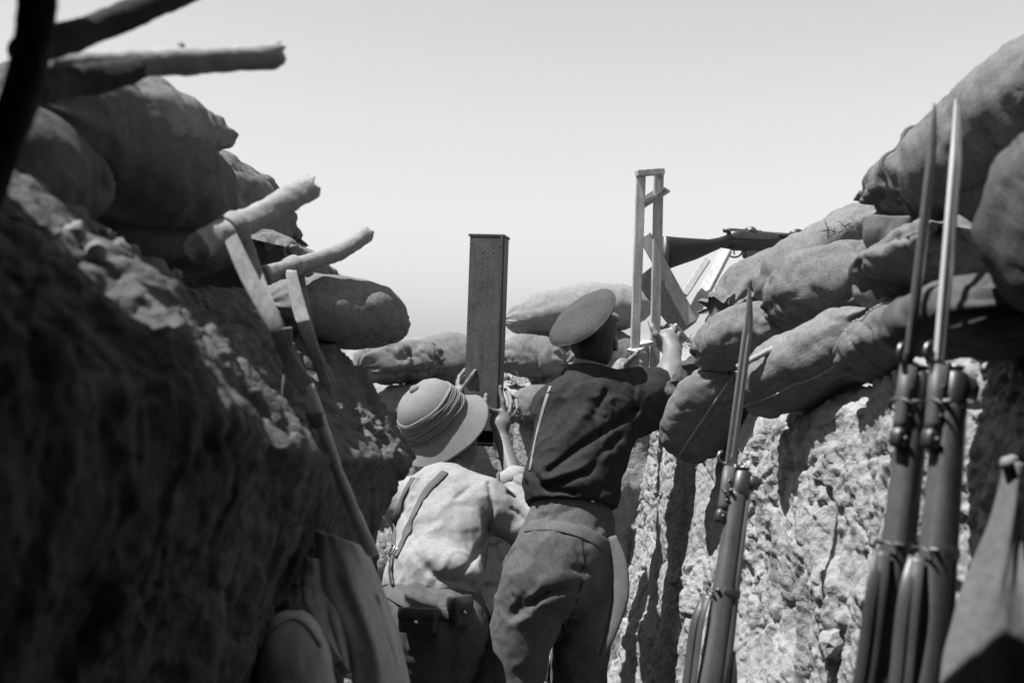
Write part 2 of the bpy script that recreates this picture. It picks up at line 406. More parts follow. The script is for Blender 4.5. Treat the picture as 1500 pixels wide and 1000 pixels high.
right_wall = bank('trench_wall_right', [(0.95, -2.4), (0.88, -0.5), (0.80, 1.0), (0.70, 1.9), (0.62, 2.8), (0.53, 3.5), (0.46, 4.1), (0.42, 4.6), (0.42, 5.4)],
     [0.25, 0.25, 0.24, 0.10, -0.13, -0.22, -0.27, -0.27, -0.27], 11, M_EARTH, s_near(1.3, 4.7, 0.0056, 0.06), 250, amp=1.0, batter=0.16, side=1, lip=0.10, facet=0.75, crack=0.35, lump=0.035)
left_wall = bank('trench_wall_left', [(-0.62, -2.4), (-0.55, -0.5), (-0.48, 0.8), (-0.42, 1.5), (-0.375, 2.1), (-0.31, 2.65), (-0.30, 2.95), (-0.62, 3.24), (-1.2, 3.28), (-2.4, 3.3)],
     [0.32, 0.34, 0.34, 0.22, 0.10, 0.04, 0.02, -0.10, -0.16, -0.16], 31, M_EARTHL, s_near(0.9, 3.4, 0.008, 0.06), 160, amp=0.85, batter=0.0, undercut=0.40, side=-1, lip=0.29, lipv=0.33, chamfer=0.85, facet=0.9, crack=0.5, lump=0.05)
front_wall = bank('trench_wall_front', [(-2.6, 4.8), (-1.2, 4.8), (-0.3, 4.75), (0.3, 4.7), (0.7, 4.75), (1.6, 4.9)],
     [-0.18, -0.18, -0.20, -0.23, -0.23, -0.23], 51, M_EARTH, lambda de, cu: np.arange(0, cu[-1], 0.018), 70, amp=0.8, batter=0.12, side=-1, lip=0.10, mound=0.24)
back_wall = bank('trench_wall_back', [(-1.4, -2.0), (-0.2, -2.05), (1.6, -2.0)], [0.3, 0.3, 0.3], 71, M_EARTHL, lambda de, cu: np.arange(0, cu[-1], 0.06), 30, amp=0.8, side=1)

# trench floor
gx, gy = np.meshgrid(np.linspace(-2.6, 1.6, 90), np.linspace(-2.6, 5.6, 150), indexing='ij')
fp = np.stack([gx, gy, np.zeros_like(gx)], -1); fp[..., 2] = 0.03 * fbm(fp * 3, 4, 5) + 0.006 * fbm(fp * 25, 3, 6)
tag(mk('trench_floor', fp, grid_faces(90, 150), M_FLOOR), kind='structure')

# ground outside, with the trench cut out of it, reaching the horizon
def ground_sheet():
    def axis(lo, hi):
        far = np.array([3.4, 4.5, 6, 9, 14, 22, 40, 80, 160, 320, 640, 1300, 2600.])
        return np.concatenate([(lo - far + 3.0)[::-1], np.linspace(lo, hi, 24), hi + far - 3.0])
    xs, ys = axis(-2.3, 2.6), axis(-4.2, 6.6)
    g = np.stack(list(np.meshgrid(xs, ys, indexing='ij')) + [np.zeros((len(xs), len(ys)))], -1)
    g[..., 2] = H - 0.42 + 0.05 * fbm(g * 0.7, 4, 3) - 0.0009 * np.clip(np.hypot(g[..., 0], g[..., 1]) - 8, 0, 400)
    Fc = grid_faces(len(xs), len(ys)); c = g.reshape(-1, 3)[Fc].mean(1)
    keep = ~((c[:, 0] > -2.2) & (c[:, 0] < 1.55) & (c[:, 1] > -3.9) & (c[:, 1] < 5.6))
    return mk('ground', g, Fc[keep], M_GROUND)
tag(ground_sheet(), kind='structure')

# far hills
a = np.linspace(-math.pi, math.pi, 500); rr = np.linspace(0, 1, 14)
A, RR = np.meshgrid(a, rr, indexing='ij')
rad = 700 + 500 * RR
hx = np.stack([np.sin(A) * rad, np.cos(A) * rad, 0 * A], -1)
ridge = 9.5 + 7 * fbm(np.stack([np.sin(A) * 9, np.cos(A) * 9, 0 * A], -1), 4, 8)
hx[..., 2] = H - 4 + (ridge + 2.0 * fbm(hx * 0.02, 4, 9)) * np.sin(RR * math.pi * 0.95) ** 0.8
tag(mk('hills', hx, grid_faces(500, 14), M_HILL), kind='structure')

# ------------------------------------------------------------------ sandbags
def sandbag(label, A, B, W, T, seed, up=(0, 0, 1), roll=0, ends='ss', bend=0.0, wr=1.0, seam=None, m=None, group='sandbags on the parapets', nu=84, nv=64, name='sandbag', flat=0.75, band=None):
    A, B = P(*A), P(*B); m = m or M_BURLAP
    e1 = nrm(B - A); L = np.linalg.norm(B - A); e3 = np.asarray(up, float); e3 = nrm(e3 - e1 * (e3 @ e1)); e2 = np.cross(e3, e1)
    cr, sr = math.cos(R(roll)), math.sin(R(roll)); e2, e3 = e2 * cr + e3 * sr, e3 * cr - e2 * sr
    s = np.linspace(-1, 1, nu); u = 0.55 * s + 0.45 * np.sin(s * np.pi / 2)
    th = np.linspace(0, 2 * np.pi, nv, endpoint=False); U, TH = np.meshgrid(u, th, indexing='ij')
    au = np.abs(U); c, sn = np.cos(TH), np.sin(TH)
    wd = np.empty_like(U); tk = np.empty_like(U); xs = U * L / 2
    for sg, e in ((-1, ends[0]), (1, ends[1])):
        k = (U * sg) >= 0
        if e == 's':      # sewn flat end with two ears
            w_ = W / 2 * (1 - 0.10 * au ** 3); t_ = T / 2 * (np.clip(1 - au ** 3.2, 0, 1) ** 0.55 * 0.985 + 0.015)
            x_ = sg * (0.035 * L * np.abs(c) ** 5 * au ** 4)
        elif e == 't':    # gathered and tied neck, then a ruffle
            r_ = np.where(au < 0.80, np.clip(1 - (au / 0.80) ** 2.6, 0, 1) ** 0.55 * 0.86 + 0.14, 0.14 + np.sin(np.clip((au - 0.80) / 0.2, 0, 1) * 2.2) * 0.46)
            r_ = r_ * (1 + 0.16 * np.sin(TH * 9 + seed) * sstep(0.35, 0.8, au)); w_ = W / 2 * r_; t_ = np.maximum(T / 2 * r_, 0.012); x_ = 0 * U
        else:             # plain rounded end
            r_ = np.clip(1 - au ** 2.7, 0, 1) ** 0.5 + 0.004; w_ = W / 2 * r_; t_ = T / 2 * r_; x_ = 0 * U
        wd[k] = w_[k]; tk[k] = t_[k]; xs[k] += (x_ + 0 * U)[k]
    y = wd * np.sign(c) * np.abs(c) ** 0.82; z = tk * np.sign(sn) * np.abs(sn) ** 1.02
    z = np.where(z < 0, z * flat, z)
    nl = np.stack([0 * U, c / W, sn / T], -1); nl[..., 0] = 0.25 * np.sign(U) * au ** 6 / T; nl = nrm(nl)
    q = np.stack([xs, y, z], -1) + seed * 3.1
    d = 0.020 * fbm(q * 5, 3, seed) + 0.006 * fbm(q * 16, 3, seed + 3)
    wp = fbm(q * 7, 2, seed + 9)
    d = d - wr * 0.017 * np.clip(ridged(np.stack([xs * 16 + 2.2 * wp, TH * 0.9 + wp, 0 * U + seed], -1), 2, seed + 5), 0, 1) ** 2 * (0.35 + au ** 2)
    d = d + wr * 0.006 * np.sin(TH * 11 + 3 * wp + seed) * sstep(0.55, 0.97, au)
    d = d - wr * 0.015 * np.clip(ridged(q * np.array([5, 9, 9]), 2, seed + 15) - 0.35, 0, 1)
    wq = q * np.array([9, 7, 7]) + 0.9 * np.stack([fbm(q * 5, 2, seed + 21), fbm(q * 5, 2, seed + 22), fbm(q * 5, 2, seed + 23)], -1)
    d = d - wr * 0.010 * np.clip(ridged(wq, 2, seed + 24), 0, 1) ** 5 - 0.004 * wr * np.clip(fbm(q * 11, 2, seed + 30), 0, 1)
    d = d * np.minimum(1, tk / (T * 0.2))
    z = z - bend * T * au ** 2
    loc = np.stack([xs, y, z], -1) + nl * d[..., None]
    c0 = (A + B) / 2
    V = c0 + loc[..., 0:1] * e1 + loc[..., 1:2] * e2 + loc[..., 2:3] * e3
    uv = np.stack([U * L / 2, TH / (2 * np.pi) * 2 * (W + T) * 0.8], -1).reshape(-1, 2)
    Fc = grid_faces(nu, nv, True)
    Fl = [tuple(int(x) for x in f) for f in Fc] + [tuple(range(nv)), tuple(range(nu * nv - 1, (nu - 1) * nv - 1, -1))]
    # consistent outward winding
    o = mk(name, V, Fl, m, uv=uv)
    base = V.reshape(-1, 3); base = np.array([c0[0], c0[1], base[:, 2].min()])
    origin_to(o, base); tag(o, label, 'sandbag', group)
    if seam is not None:
        j = int(round((seam % 360) / 360 * nv)) % nv
        n3 = nl[:, j, 0:1] * e1 + nl[:, j, 1:2] * e2 + nl[:, j, 2:3] * e3
        k = slice(4, nu - 4)
        jit = np.array([0.0028 + 0.0012 * math.sin(i * 2.3) for i in range(nu)])[k]
        tube('seam', (V[:, j] + n3 * 0.001)[k], jit, M_THREAD, o, 6)
    if band is not None:
        i = int(np.argmin(np.abs(u - band))); ring = V[i]; cen = ring.mean(0); q_ = cen + (ring - cen) * 1.015
        tube('lashing', np.vstack([q_, q_[:1]]), 0.006, M_STRAP, o, 6)
    if 't' in ends:
        sg = -1 if ends[0] == 't' else 1
        i = int(np.argmin(np.abs(u - sg * 0.80))); ring = V[i]; cen = ring.mean(0)
        tube('tie_cord', np.vstack([cen + (ring - cen) * 1.10, (cen + (ring - cen) * 1.10)[:1]]), 0.004, M_THREAD, o, 6)
    return o

GR, GL, GF = 'sandbags on the right parapet', 'sandbags on the left parapet', 'sandbags on the far parapet'
# right parapet
bag_a = sandbag('big sandbag with pointed corner and slack mouth, topmost behind the two bayonets', (1340, 300, 2.6), (1660, 85, 1.9), 0.32, 0.31, 1, roll=-14, group=GR, wr=1.3, bend=0.06, band=-0.62)
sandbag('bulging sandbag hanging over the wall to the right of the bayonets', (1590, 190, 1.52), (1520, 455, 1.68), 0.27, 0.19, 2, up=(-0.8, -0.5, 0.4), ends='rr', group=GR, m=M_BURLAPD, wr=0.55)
sandbag('plump sandbag with creased end below the topmost bag and above the seamed one', (1128, 455, 3.22), (1318, 398, 2.92), 0.30, 0.27, 3, roll=-8, ends='rs', group=GR, wr=1.5)
sandbag('small rounded sandbag behind the middle rifle bayonet', (1030, 522, 3.5), (1165, 470, 3.2), 0.26, 0.22, 4, roll=-5, ends='rr', group=GR)
sandbag('long sandbag with pale seam along its lower edge, resting on the wall top', (1090, 588, 3.0), (1300, 485, 2.72), 0.24, 0.22, 5, roll=-32, seam=247, group=GR, wr=0.8, m=M_BURLAPL, ends='rs')
sandbag('dark sandbag with frayed seam wedged beside the two bayoneted rifles', (1246, 545, 2.66), (1375, 468, 2.35), 0.20, 0.16, 6, roll=-25, seam=150, group=GR, wr=1.1, ends='rr')
sandbag('flattened sandbag squeezed under the topmost pointed bag', (1290, 418, 2.66), (1450, 345, 2.2), 0.30, 0.17, 7, roll=-10, group=GR, wr=1.8, ends='rs')
sandbag('sagging sandbag with curved pale seam hanging over the wall edge by the forearm', (992, 668, 3.62), (1072, 548, 3.42), 0.25, 0.22, 8, roll=-40, seam=262, group=GR, wr=0.9, ends='rr')
sandbag('sandbag with gathered tied neck under the rifle in the frame', (1055, 455, 3.9), (1205, 385, 4.35), 0.34, 0.26, 9, ends='tr', group=GR, wr=1.6)
sandbag('earth-topped sandbag sloping up behind the plump creased one', (1120, 440, 3.85), (1330, 325, 3.4), 0.36, 0.28, 10, roll=-6, group=GR, wr=0.7, ends='rs')
sandbag('buried sandbag supporting the rows of bags behind the topmost one', (1310, 440, 2.9), (1480, 340, 2.5), 0.3, 0.28, 41, group=GR)
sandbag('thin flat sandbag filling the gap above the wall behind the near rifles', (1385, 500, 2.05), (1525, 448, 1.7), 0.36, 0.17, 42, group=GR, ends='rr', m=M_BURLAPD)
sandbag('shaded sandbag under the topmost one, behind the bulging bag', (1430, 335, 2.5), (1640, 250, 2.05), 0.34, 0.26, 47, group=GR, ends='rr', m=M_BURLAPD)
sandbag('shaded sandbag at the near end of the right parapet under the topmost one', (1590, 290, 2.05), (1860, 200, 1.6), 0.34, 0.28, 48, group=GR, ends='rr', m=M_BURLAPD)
# far parapet
sandbag('large pale sandbag lying behind the cap of the standing man', (738, 470, 5.15), (955, 452, 5.2), 0.36, 0.29, 11, ends='rr', group=GF, wr=0.5, m=M_BURLAPL)
sandbag('small sandbag with puckered end under the large pale one', (725, 522, 5.0), (842, 534, 5.0), 0.27, 0.23, 12, ends='rt', group=GF, wr=1.2)
sandbag('deeply wrinkled sandbag between the rounded left bag and the helmet', (520, 540, 4.6), (645, 526, 4.85), 0.28, 0.23, 13, ends='rr', group=GF, wr=2.2)
sandbag('round-ended sandbag directly behind the sun helmet', (590, 545, 5.0), (720, 530, 5.05), 0.3, 0.31, 14, ends='rr', group=GF, wr=0.5)
sandbag('low pale sandbag peeping out left of the sun helmet', (545, 600, 4.7), (640, 590, 4.7), 0.24, 0.2, 15, ends='rr', group=GF, m=M_BURLAPL)
sandbag('dark sandbag low between the periscope and the standing man', (745, 600, 4.75), (850, 600, 4.8), 0.28, 0.22, 16, ends='rs', group=GF)
sandbag('shaded sandbag filling the gap under the large pale one, behind the cap', (800, 528, 5.12), (955, 522, 5.15), 0.28, 0.25, 45, ends='rr', group=GF)
# left parapet
sandbag('smooth round-ended sandbag jutting out above the left wall end', (385, 446, 2.72), (590, 478, 3.02), 0.24, 0.22, 17, ends='rr', group=GL, wr=0.4, m=M_BURLAPL)  # paler burlap stands in for sunlight on its top
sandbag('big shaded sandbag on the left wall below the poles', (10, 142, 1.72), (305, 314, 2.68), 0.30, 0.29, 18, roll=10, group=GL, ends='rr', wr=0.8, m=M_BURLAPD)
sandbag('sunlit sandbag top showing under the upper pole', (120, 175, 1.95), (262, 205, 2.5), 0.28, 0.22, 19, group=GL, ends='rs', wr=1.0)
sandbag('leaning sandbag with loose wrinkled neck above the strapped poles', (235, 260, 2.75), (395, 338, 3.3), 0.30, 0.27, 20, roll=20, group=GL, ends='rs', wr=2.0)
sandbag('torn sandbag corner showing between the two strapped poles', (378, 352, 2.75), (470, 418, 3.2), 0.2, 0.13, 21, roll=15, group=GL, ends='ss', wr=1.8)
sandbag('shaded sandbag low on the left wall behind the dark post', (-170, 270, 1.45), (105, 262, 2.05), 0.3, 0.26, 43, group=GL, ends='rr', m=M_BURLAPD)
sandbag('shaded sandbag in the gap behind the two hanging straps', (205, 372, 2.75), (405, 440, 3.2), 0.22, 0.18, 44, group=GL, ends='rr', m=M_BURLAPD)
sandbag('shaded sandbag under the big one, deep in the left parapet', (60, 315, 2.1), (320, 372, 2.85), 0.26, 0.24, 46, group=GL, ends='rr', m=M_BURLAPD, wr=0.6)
# ------------------------------------------------------------------ poles driven into the left parapet
def pole(label, pts, r, m, seed, name='pole', knots=(), group=None, cat='pole'):
    pts = smooth_path([P(*q) for q in pts], 46); n = 18
    V, Fc = tube_data(pts, r, n)
    V = V.reshape(46, n, 3); c = V.mean(1, keepdims=True); k = V * 1.0
    d = 0.10 * fbm(V * np.array([60, 60, 60]), 2, seed) + 0.14 * fbm(V * 18, 2, seed + 1) + 0.04 * ridged(V * 90, 2, seed + 2)
    t = np.linspace(0, 1, 46)[:, None]; taper = 1 - 0.12 * t
    aa = np.linspace(0, 2 * np.pi, n, endpoint=False)[None, :]; d = d + 0.13 * ridged(np.stack([2.2 * np.cos(aa) + 0 * t, 2.2 * np.sin(aa) + 0 * t, 2.5 * t + 0 * aa + seed], -1), 2, seed + 8)
    k = c + (V - c) * (taper + d)[..., None]
    # splintered broken end
    T = nrm(pts[-1] - pts[-2]); e = np.array([_h for _h in np.random.RandomState(seed).rand(n)])
    k[-1] += T * (e[:, None] * r * 0.8); k[-2] += T * (e[:, None] * r * 0.5)
    V = np.vstack([k.reshape(-1, 3), [pts[-1] - T * r * 0.6]]); Fc = Fc[:-1] + [((45) * n + i, 45 * n + (i + 1) % n, 46 * n) for i in range(n)]
    o = mk(name, V, Fc, m); origin_to(o, pts[0]); tag(o, label, cat, group)
    for t_, ang, rr in knots:
        i = int(t_ * 45); p = pts[i]; up = nrm(np.array([math.cos(ang), 0.2, math.sin(ang)]))
        tube('knot', smooth_path([p + up * r * 0.6, p + up * (r + rr), p + up * (r + rr * 1.7)], 6), [rr, rr * 0.9, rr * 0.95, rr * 0.9, rr * 0.6, rr * 0.2], m, o, 10)
    return o
GP = 'poles sticking out of the left parapet'
pole('dark crooked branch rising from the post above the pale pole', [(30, 78, 1.30), (120, 48, 1.42), (190, 22, 1.5), (285, -18, 1.6)], 0.019, M_LOGD, 3, 'branch', cat='branch')
pole('dark stump of wood lying under the thick pale pole', [(40, 130, 1.30), (95, 120, 1.42), (150, 114, 1.5), (190, 104, 1.56)], 0.021, M_LOGD, 4, 'branch', cat='branch')
pole('thick pale pole with a knot and broken end, level over the left bags', [(70, 102, 1.50), (180, 94, 1.58), (300, 90, 1.66), (402, 82, 1.72)], 0.0205, M_LOG, 5, knots=((0.57, 1.5, 0.007),), group=GP)
pole('short stout pole with wide strap looped over it', [(288, 364, 2.05), (345, 334, 2.15), (410, 300, 2.25), (450, 276, 2.32)], 0.028, M_LOG, 6, group=GP)
pole('thin pole with splintered tip and narrow strap looped over it', [(385, 404, 2.6), (440, 388, 2.7), (495, 370, 2.8), (535, 345, 2.88)], 0.021, M_LOG, 7, group=GP)
po = pole('dark leaning post at the head of the left wall', [(-90, 420, 1.25), (-5, 235, 1.2), (36, 120, 1.18), (52, 20, 1.18), (50, -90, 1.18)], 0.021, M_LOGD, 8, 'post', cat='post')

# straps looped over the poles
def hang_strap(label, pts, wd, m, name='strap', seed=0, nor=(0.25, -1, 0.2)):
    p = smooth_path([P(*q) for q in pts], 60); N = np.tile(nrm(nor), (60, 1)); N[:, 0] += 0.35 * np.sin(np.linspace(0, 7, 60) + seed)
    wv = wd * (1 + 0.12 * np.sin(np.linspace(0, 9, 60) + seed))
    o = ribbon(name, p, N, wv, 0.004, m); origin_to(o, p[0]); return o
def strap_thing(label, pole_c, r, back, front, wd, tails, m, seed):
    front, back = [(a, b, c - 0.14 * min(1, k / 2)) for k, (a, b, c) in enumerate(front)], [(a, b, c - 0.14 * min(1, k / 2)) for k, (a, b, c) in enumerate(back)]; tails = [[(a, b, c - 0.14) for a, b, c in t_] for t_ in tails]
    t = thing('webbing_strap', tuple(P(*front[0])), label, 'strap', 'straps looped over the poles')
    c = P(*pole_c); d1 = P(*front[0])
    # loop round the pole
    ax = nrm(P(pole_c[0] + 40, pole_c[1] - 20, pole_c[2] + 0.06) - c); u = nrm(np.cross(ax, (0, 1, 0))); v = np.cross(ax, u)
    a = np.linspace(0, 2 * np.pi, 28); lp = c + (r + 0.003) * (np.cos(a)[:, None] * u + np.sin(a)[:, None] * v)
    ribbon('loop', lp, lp - c, wd, 0.004, m, t)
    for k, tl in enumerate([front, back] + tails):
        p = smooth_path([P(*q[:3]) for q in tl], 60); N = np.tile(nrm((0.25, -1, 0.15)), (60, 1)); N[:, 0] += 0.4 * np.sin(np.linspace(0, 6, 60) + seed + k)
        ribbon('tail', p, N, wd * (0.85 - 0.1 * k) * (1 + 0.15 * np.sin(np.linspace(0, 8, 60) + k)), 0.004, m, t)
    return t
strap_thing('wide webbing strap hanging in two folds from the short stout pole', (340, 336, 2.14), 0.029,
            [(350, 325, 2.17), (375, 400, 2.20), (405, 470, 2.23), (432, 535, 2.26), (450, 575, 2.28)],
            [(335, 340, 2.10), (362, 400, 2.12), (402, 478, 2.15), (425, 530, 2.18), (452, 572, 2.22)], 0.034,
            [[(418, 480, 2.2), (424, 540, 2.22), (420, 585, 2.22)]], M_WEB, 1)
strap_thing('narrow webbing strap trailing down from the thin splintered pole', (428, 391, 2.68), 0.022,
            [(434, 385, 2.72), (446, 450, 2.75), (462, 510, 2.80), (488, 570, 2.85), (500, 640, 2.88)],
            [(426, 396, 2.64), (438, 450, 2.66), (456, 505, 2.70), (476, 560, 2.74), (492, 620, 2.78), (500, 700, 2.8)], 0.034, [], M_WEB, 2)
# wooden stave hanging on the strap
st = thing('wooden_stave', tuple(P(450, 565, 2.08)), 'long square wooden stave hanging at the end of the wide strap', 'stave')
pts = smooth_path([P(449, 562, 2.08), P(476, 640, 2.13), P(509, 725, 2.19), P(545, 810, 2.26)], 20)
V, Fc = tube_data(pts, 0.0145 + 0.0015 * np.sin(np.linspace(0, 9, 20)), 10, flat=0.75); V = V + 0.004 * np.stack([fbm(V * 30, 3, 3 + k) for k in range(3)], -1)
mk('shaft', V, Fc, M_COAT, st)
for q in ((463, 612, 2.11),):
    c = P(*q); T = nrm(P(497, 725, 2.33) - P(470, 640, 2.27)); M = frame_from_axis(c, T, (0, -1, 0))
    lathe('binding', [(0.014, -0.016), (0.0185, -0.013), (0.0185, 0.0), (0.0178, 0.006), (0.0185, 0.012), (0.014, 0.016)], 16, M, M_STRAP, st)

# ------------------------------------------------------------------ hanging coat and pack on the left
def cloth_sheet(name, left, right, top_y, nu, nv, folds, seed, m, th=0.006, parent=None, bulge=0.05):
    """draped cloth: left and right edges are lists of (px, py, d) from top to bottom"""
    Lp = smooth_path([P(*q) for q in left], nv); Rp = smooth_path([P(*q) for q in right], nv)
    s = np.linspace(0, 1, nu)[:, None, None]; V = Lp[None] * (1 - s) + Rp[None] * s
    v = np.linspace(0, 1, nv)[None, :]; S = np.linspace(0, 1, nu)[:, None]
    wp = fbm(np.stack([S * 2.6 + 0 * v, v * 2.2 + 0 * S, 0 * S * v + seed], -1), 2, seed); S0 = S; S = np.clip(S + 0.10 * wp * np.sin(S0 * np.pi), 0, 1)
    d = bulge * np.sin(S * np.pi) ** 0.7
    for f, a, ph in folds: d = d + a * np.sin(f * (S + 0.12 * wp) * 2 * np.pi + ph + v * 0.8) * (0.35 + 0.65 * v)
    d = d + 0.016 * wp + 0.006 * fbm(np.stack([S * 5 + 0 * v, v * 6 + 0 * S, 0 * S * v + seed + 4], -1), 2, seed + 4)
    V = V + d[..., None] * nrm(np.array([0.15, -1, 0.25]))
    o = mk(name, V, grid_faces(nu, nv), m, parent)
    mo = o.modifiers.new('Solidify', 'SOLIDIFY'); mo.thickness = th; mo.offset = 0
    return o
ct = thing('hanging_coat', tuple(P(500, 1000, 2.310)), 'drab cloth coat hanging in folds at the foot of the left wall', 'coat')
cloth_sheet('coat_body', [(462, 778, 2.280), (470, 850, 2.260), (505, 930, 2.240), (520, 1010, 2.220), (525, 1080, 2.220)], [(536, 805, 2.360), (562, 870, 2.360), (590, 960, 2.320), (605, 1040, 2.300), (610, 1090, 2.300)], 0, 60, 80, ((0.9, 0.022, 2.2), (2.1, 0.010, 0.6)), 4, M_COAT, parent=ct, bulge=0.09)
cloth_sheet('cape_flap', [(446, 815, 2.240), (444, 850, 2.240), (450, 890, 2.220), (495, 960, 2.190)], [(478, 822, 2.260), (492, 860, 2.260), (503, 905, 2.230), (512, 985, 2.200)], 0, 26, 40, ((1.2, 0.012, 0.3),), 6, M_COAT, parent=ct, bulge=0.03)
cloth_sheet('lapel', [(540, 880, 2.300), (545, 940, 2.270), (560, 1020, 2.250)], [(556, 868, 2.320), (578, 940, 2.280), (592, 1030, 2.260)], 0, 20, 40, ((1.0, 0.012, 1.3),), 8, M_COAT, parent=ct, bulge=0.035)
# rounded pack
sd = SDF(P(340, 1120, 2.1) - 0.12, P(500, 880, 2.2) + 0.16, 0.008)
sd.ell(P(436, 1010, 2.12), (0.075, 0.07, 0.155), X=(1, 0.2, 0), Z=(-0.15, 0.1, 1), k=0.02)
sd.ell(P(428, 960, 2.12), (0.062, 0.06, 0.075), X=(1, 0.2, 0), Z=(-0.15, 0.1, 1), k=0.03)
sd.shell_noise(lambda p: 0.006 * fbm(p * 14, 3, 4) + 0.004 * ridged(p * np.array([20, 20, 7]), 2, 7))
V, Q = sd.mesh(); pk = thing('canvas_pack', tuple(P(436, 1100, 2.12)), 'rounded canvas pack with a flap edge standing below the hanging coat', 'pack'); mk('pack_body', V, Q, M_COAT, pk)
bv = BVHTree.FromPolygons([tuple(v) for v in V], [tuple(int(i) for i in q) for q in Q])
def on_surface(bvh, pix, off, n=40):
    pp = smooth_path([(a, b, 0) for a, b in pix], n); out = []; no = []
    for a, b, _ in pp:
        d = Vector(((a - 750) / F, 1, -(b - 500) / F)).normalized()
        h = bvh.ray_cast(Vector((0, 0, H)), d)
        if h[0] is None:
            if out: out.append(out[-1]); no.append(no[-1])
            continue
        out.append(np.array(h[0] + h[1] * off)); no.append(np.array(h[1]))
    out, no = np.array(out), np.array(no)
    k = np.concatenate([[True], np.linalg.norm(np.diff(out, axis=0), axis=1) > 1e-5]); out, no = out[k], no[k]
    for _ in range(3):
        out[1:-1] = (out[:-2] + 2 * out[1:-1] + out[2:]) / 4; no[1:-1] = (no[:-2] + 2 * no[1:-1] + no[2:]) / 4
    return out, nrm(no)
p_, n_ = on_surface(bv, [(384, 934), (405, 915), (430, 905), (452, 918), (470, 945)], 0.001)
ribbon('flap_edge', p_, n_, 0.012, 0.008, M_COAT, pk)

# ------------------------------------------------------------------ people
def fold_noise(dirv, f_al, f_ac, amp, seed):
    """cloth folds running along dirv"""
    z = nrm(dirv); x = nrm(np.cross(z, (0.3, 0.9, 0.2))); y = np.cross(z, x)
    def fn(p):
        q = np.stack([(p @ x) * f_ac, (p @ y) * f_ac, (p @ z) * f_al], -1); q = q + 0.7 * np.stack([fbm(p * 8, 2, seed + 5), fbm(p * 8, 2, seed + 6), fbm(p * 8, 2, seed + 7)], -1)
        return -amp * np.clip(ridged(q, 2, seed), -0.3, 1) + 0.003 * fbm(p * 30, 2, seed + 3)
    return fn

def lerp(a, b, t): return np.asarray(a) * (1 - t) + np.asarray(b) * t

def head_sdf(S, c, fwd, upv):
    f, z = nrm(fwd), nrm(upv); f = nrm(f - z * (f @ z)); r = np.cross(f, z)
    S.ell(c + z * 0.035, (0.076, 0.096, 0.088), X=r, Z=z, k=0.03)
    S.ell(c + f * 0.025 - z * 0.045, (0.058, 0.066, 0.075), X=r, Z=z, k=0.04)
    S.cap(c + f * 0.088 + z * 0.012, c + f * 0.108 - z * 0.026, 0.010, 0.015, 0.012)       # nose
    S.cap(c + f * 0.070 - z * 0.098, c + f * 0.082 - z * 0.092, 0.020, 0.016, 0.02)         # chin
    for sg in (-1, 1):
        S.ell(c + r * sg * 0.076 - f * 0.012 - z * 0.008, (0.010, 0.020, 0.031), X=r + f * 0.3 * sg, Z=z, k=0.008)
        S.ell(c + r * sg * 0.030 + f * 0.088 + z * 0.028, (0.022, 0.010, 0.008), X=r, Z=z, k=0.015)
    S.ell(c + f * 0.092 - z * 0.056, (0.022, 0.010, 0.008), X=r, Z=z, k=0.012)              # mouth

def limb(S, pts, rad, k=0.03): S.chain([np.asarray(p) for p in pts], rad, k)

def line_crease(specs):
    """grooves pressed into the cloth along polylines given by picture points, at the depth of the near side"""
    def fn(p):
        d = p[:, 1]; px = p[:, 0] / d * F + 750; py = 500 - (p[:, 2] - H) / d * F; r = 0
        for sp in specs:
            pts, am, wd, ymax = sp[:-3], sp[-3], sp[-2], sp[-1]; best = np.full(len(p), 1e9)
            for a_, b_ in zip(pts[:-1], pts[1:]):
                ab = np.array([b_[0] - a_[0], b_[1] - a_[1]], float); k = np.stack([px - a_[0], py - a_[1]], 1); t = np.clip((k @ ab) / (ab @ ab), 0, 1)
                best = np.minimum(best, np.sqrt(((k - t[:, None] * ab) ** 2).sum(1)))
            r = r + am * np.exp(-(best / F * d / wd) ** 2) * (d < ymax)
        return r
    return fn

# ---- crouching man with the sun helmet
m1 = thing('person', tuple(P(640, 500, 3.75) * np.array([1, 1, 0])), 'crouching person in sun helmet and pale jacket looking into box periscope', 'person')
pel, wai, che, uch, nek, hed = P(628, 915, 3.62), P(634, 868, 3.66), P(648, 790, 3.76), P(652, 728, 3.86), P(656, 694, 3.93), P(668, 640, 4.00)
rgt = nrm(np.array([0.9, -0.42, 0.02])); fwd1 = nrm(np.array([0.42, 0.9, -0.1]))
spine = nrm(uch - wai)
lsh, rsh = uch - rgt * 0.160 + np.array([0, 0, -0.02]), uch + rgt * 0.150 + np.array([0, 0, -0.01])
relb, rwri = P(776, 778, 3.80), P(737, 648, 4.03)
lelb, lwri = P(605, 775, 4.0), P(664, 607, 4.20)
hipL, hipR = pel - rgt * 0.09, pel + rgt * 0.09
fl = lambda p, z: np.array([p[0], p[1], z])
kneeL, kneeR = hipL + np.array([-0.05, 0.33, -0.20]), hipR + np.array([0.10, 0.33, -0.18])
ankL, ankR = fl(kneeL, 0.10) + np.array([0, -0.18, 0]), fl(kneeR, 0.10) + np.array([0.02, -0.16, 0])
B1 = SDF((-0.75, 3.2, -0.02), (0.22, 4.45, H + 0.02), 0.0055)
def torso(S, g, pel, wai, che, uch, nek, rgt, w=1.0):
    sp = nrm(uch - pel)
    S.ell(pel, (0.165 * w + g, 0.125 + g, 0.13 + g), X=rgt, Z=nrm(wai - pel) + 1e-3, k=0.05)
    S.ell(wai, (0.145 * w + g, 0.112 + g, 0.13 + g), X=rgt, Z=sp, k=0.05)
    S.ell(che, (0.168 * w + g, 0.122 + g, 0.16 + g), X=rgt, Z=sp, k=0.05)
    S.ell(uch, (0.165 * w + g, 0.095 + g, 0.09 + g), X=rgt, Z=sp, k=0.05)
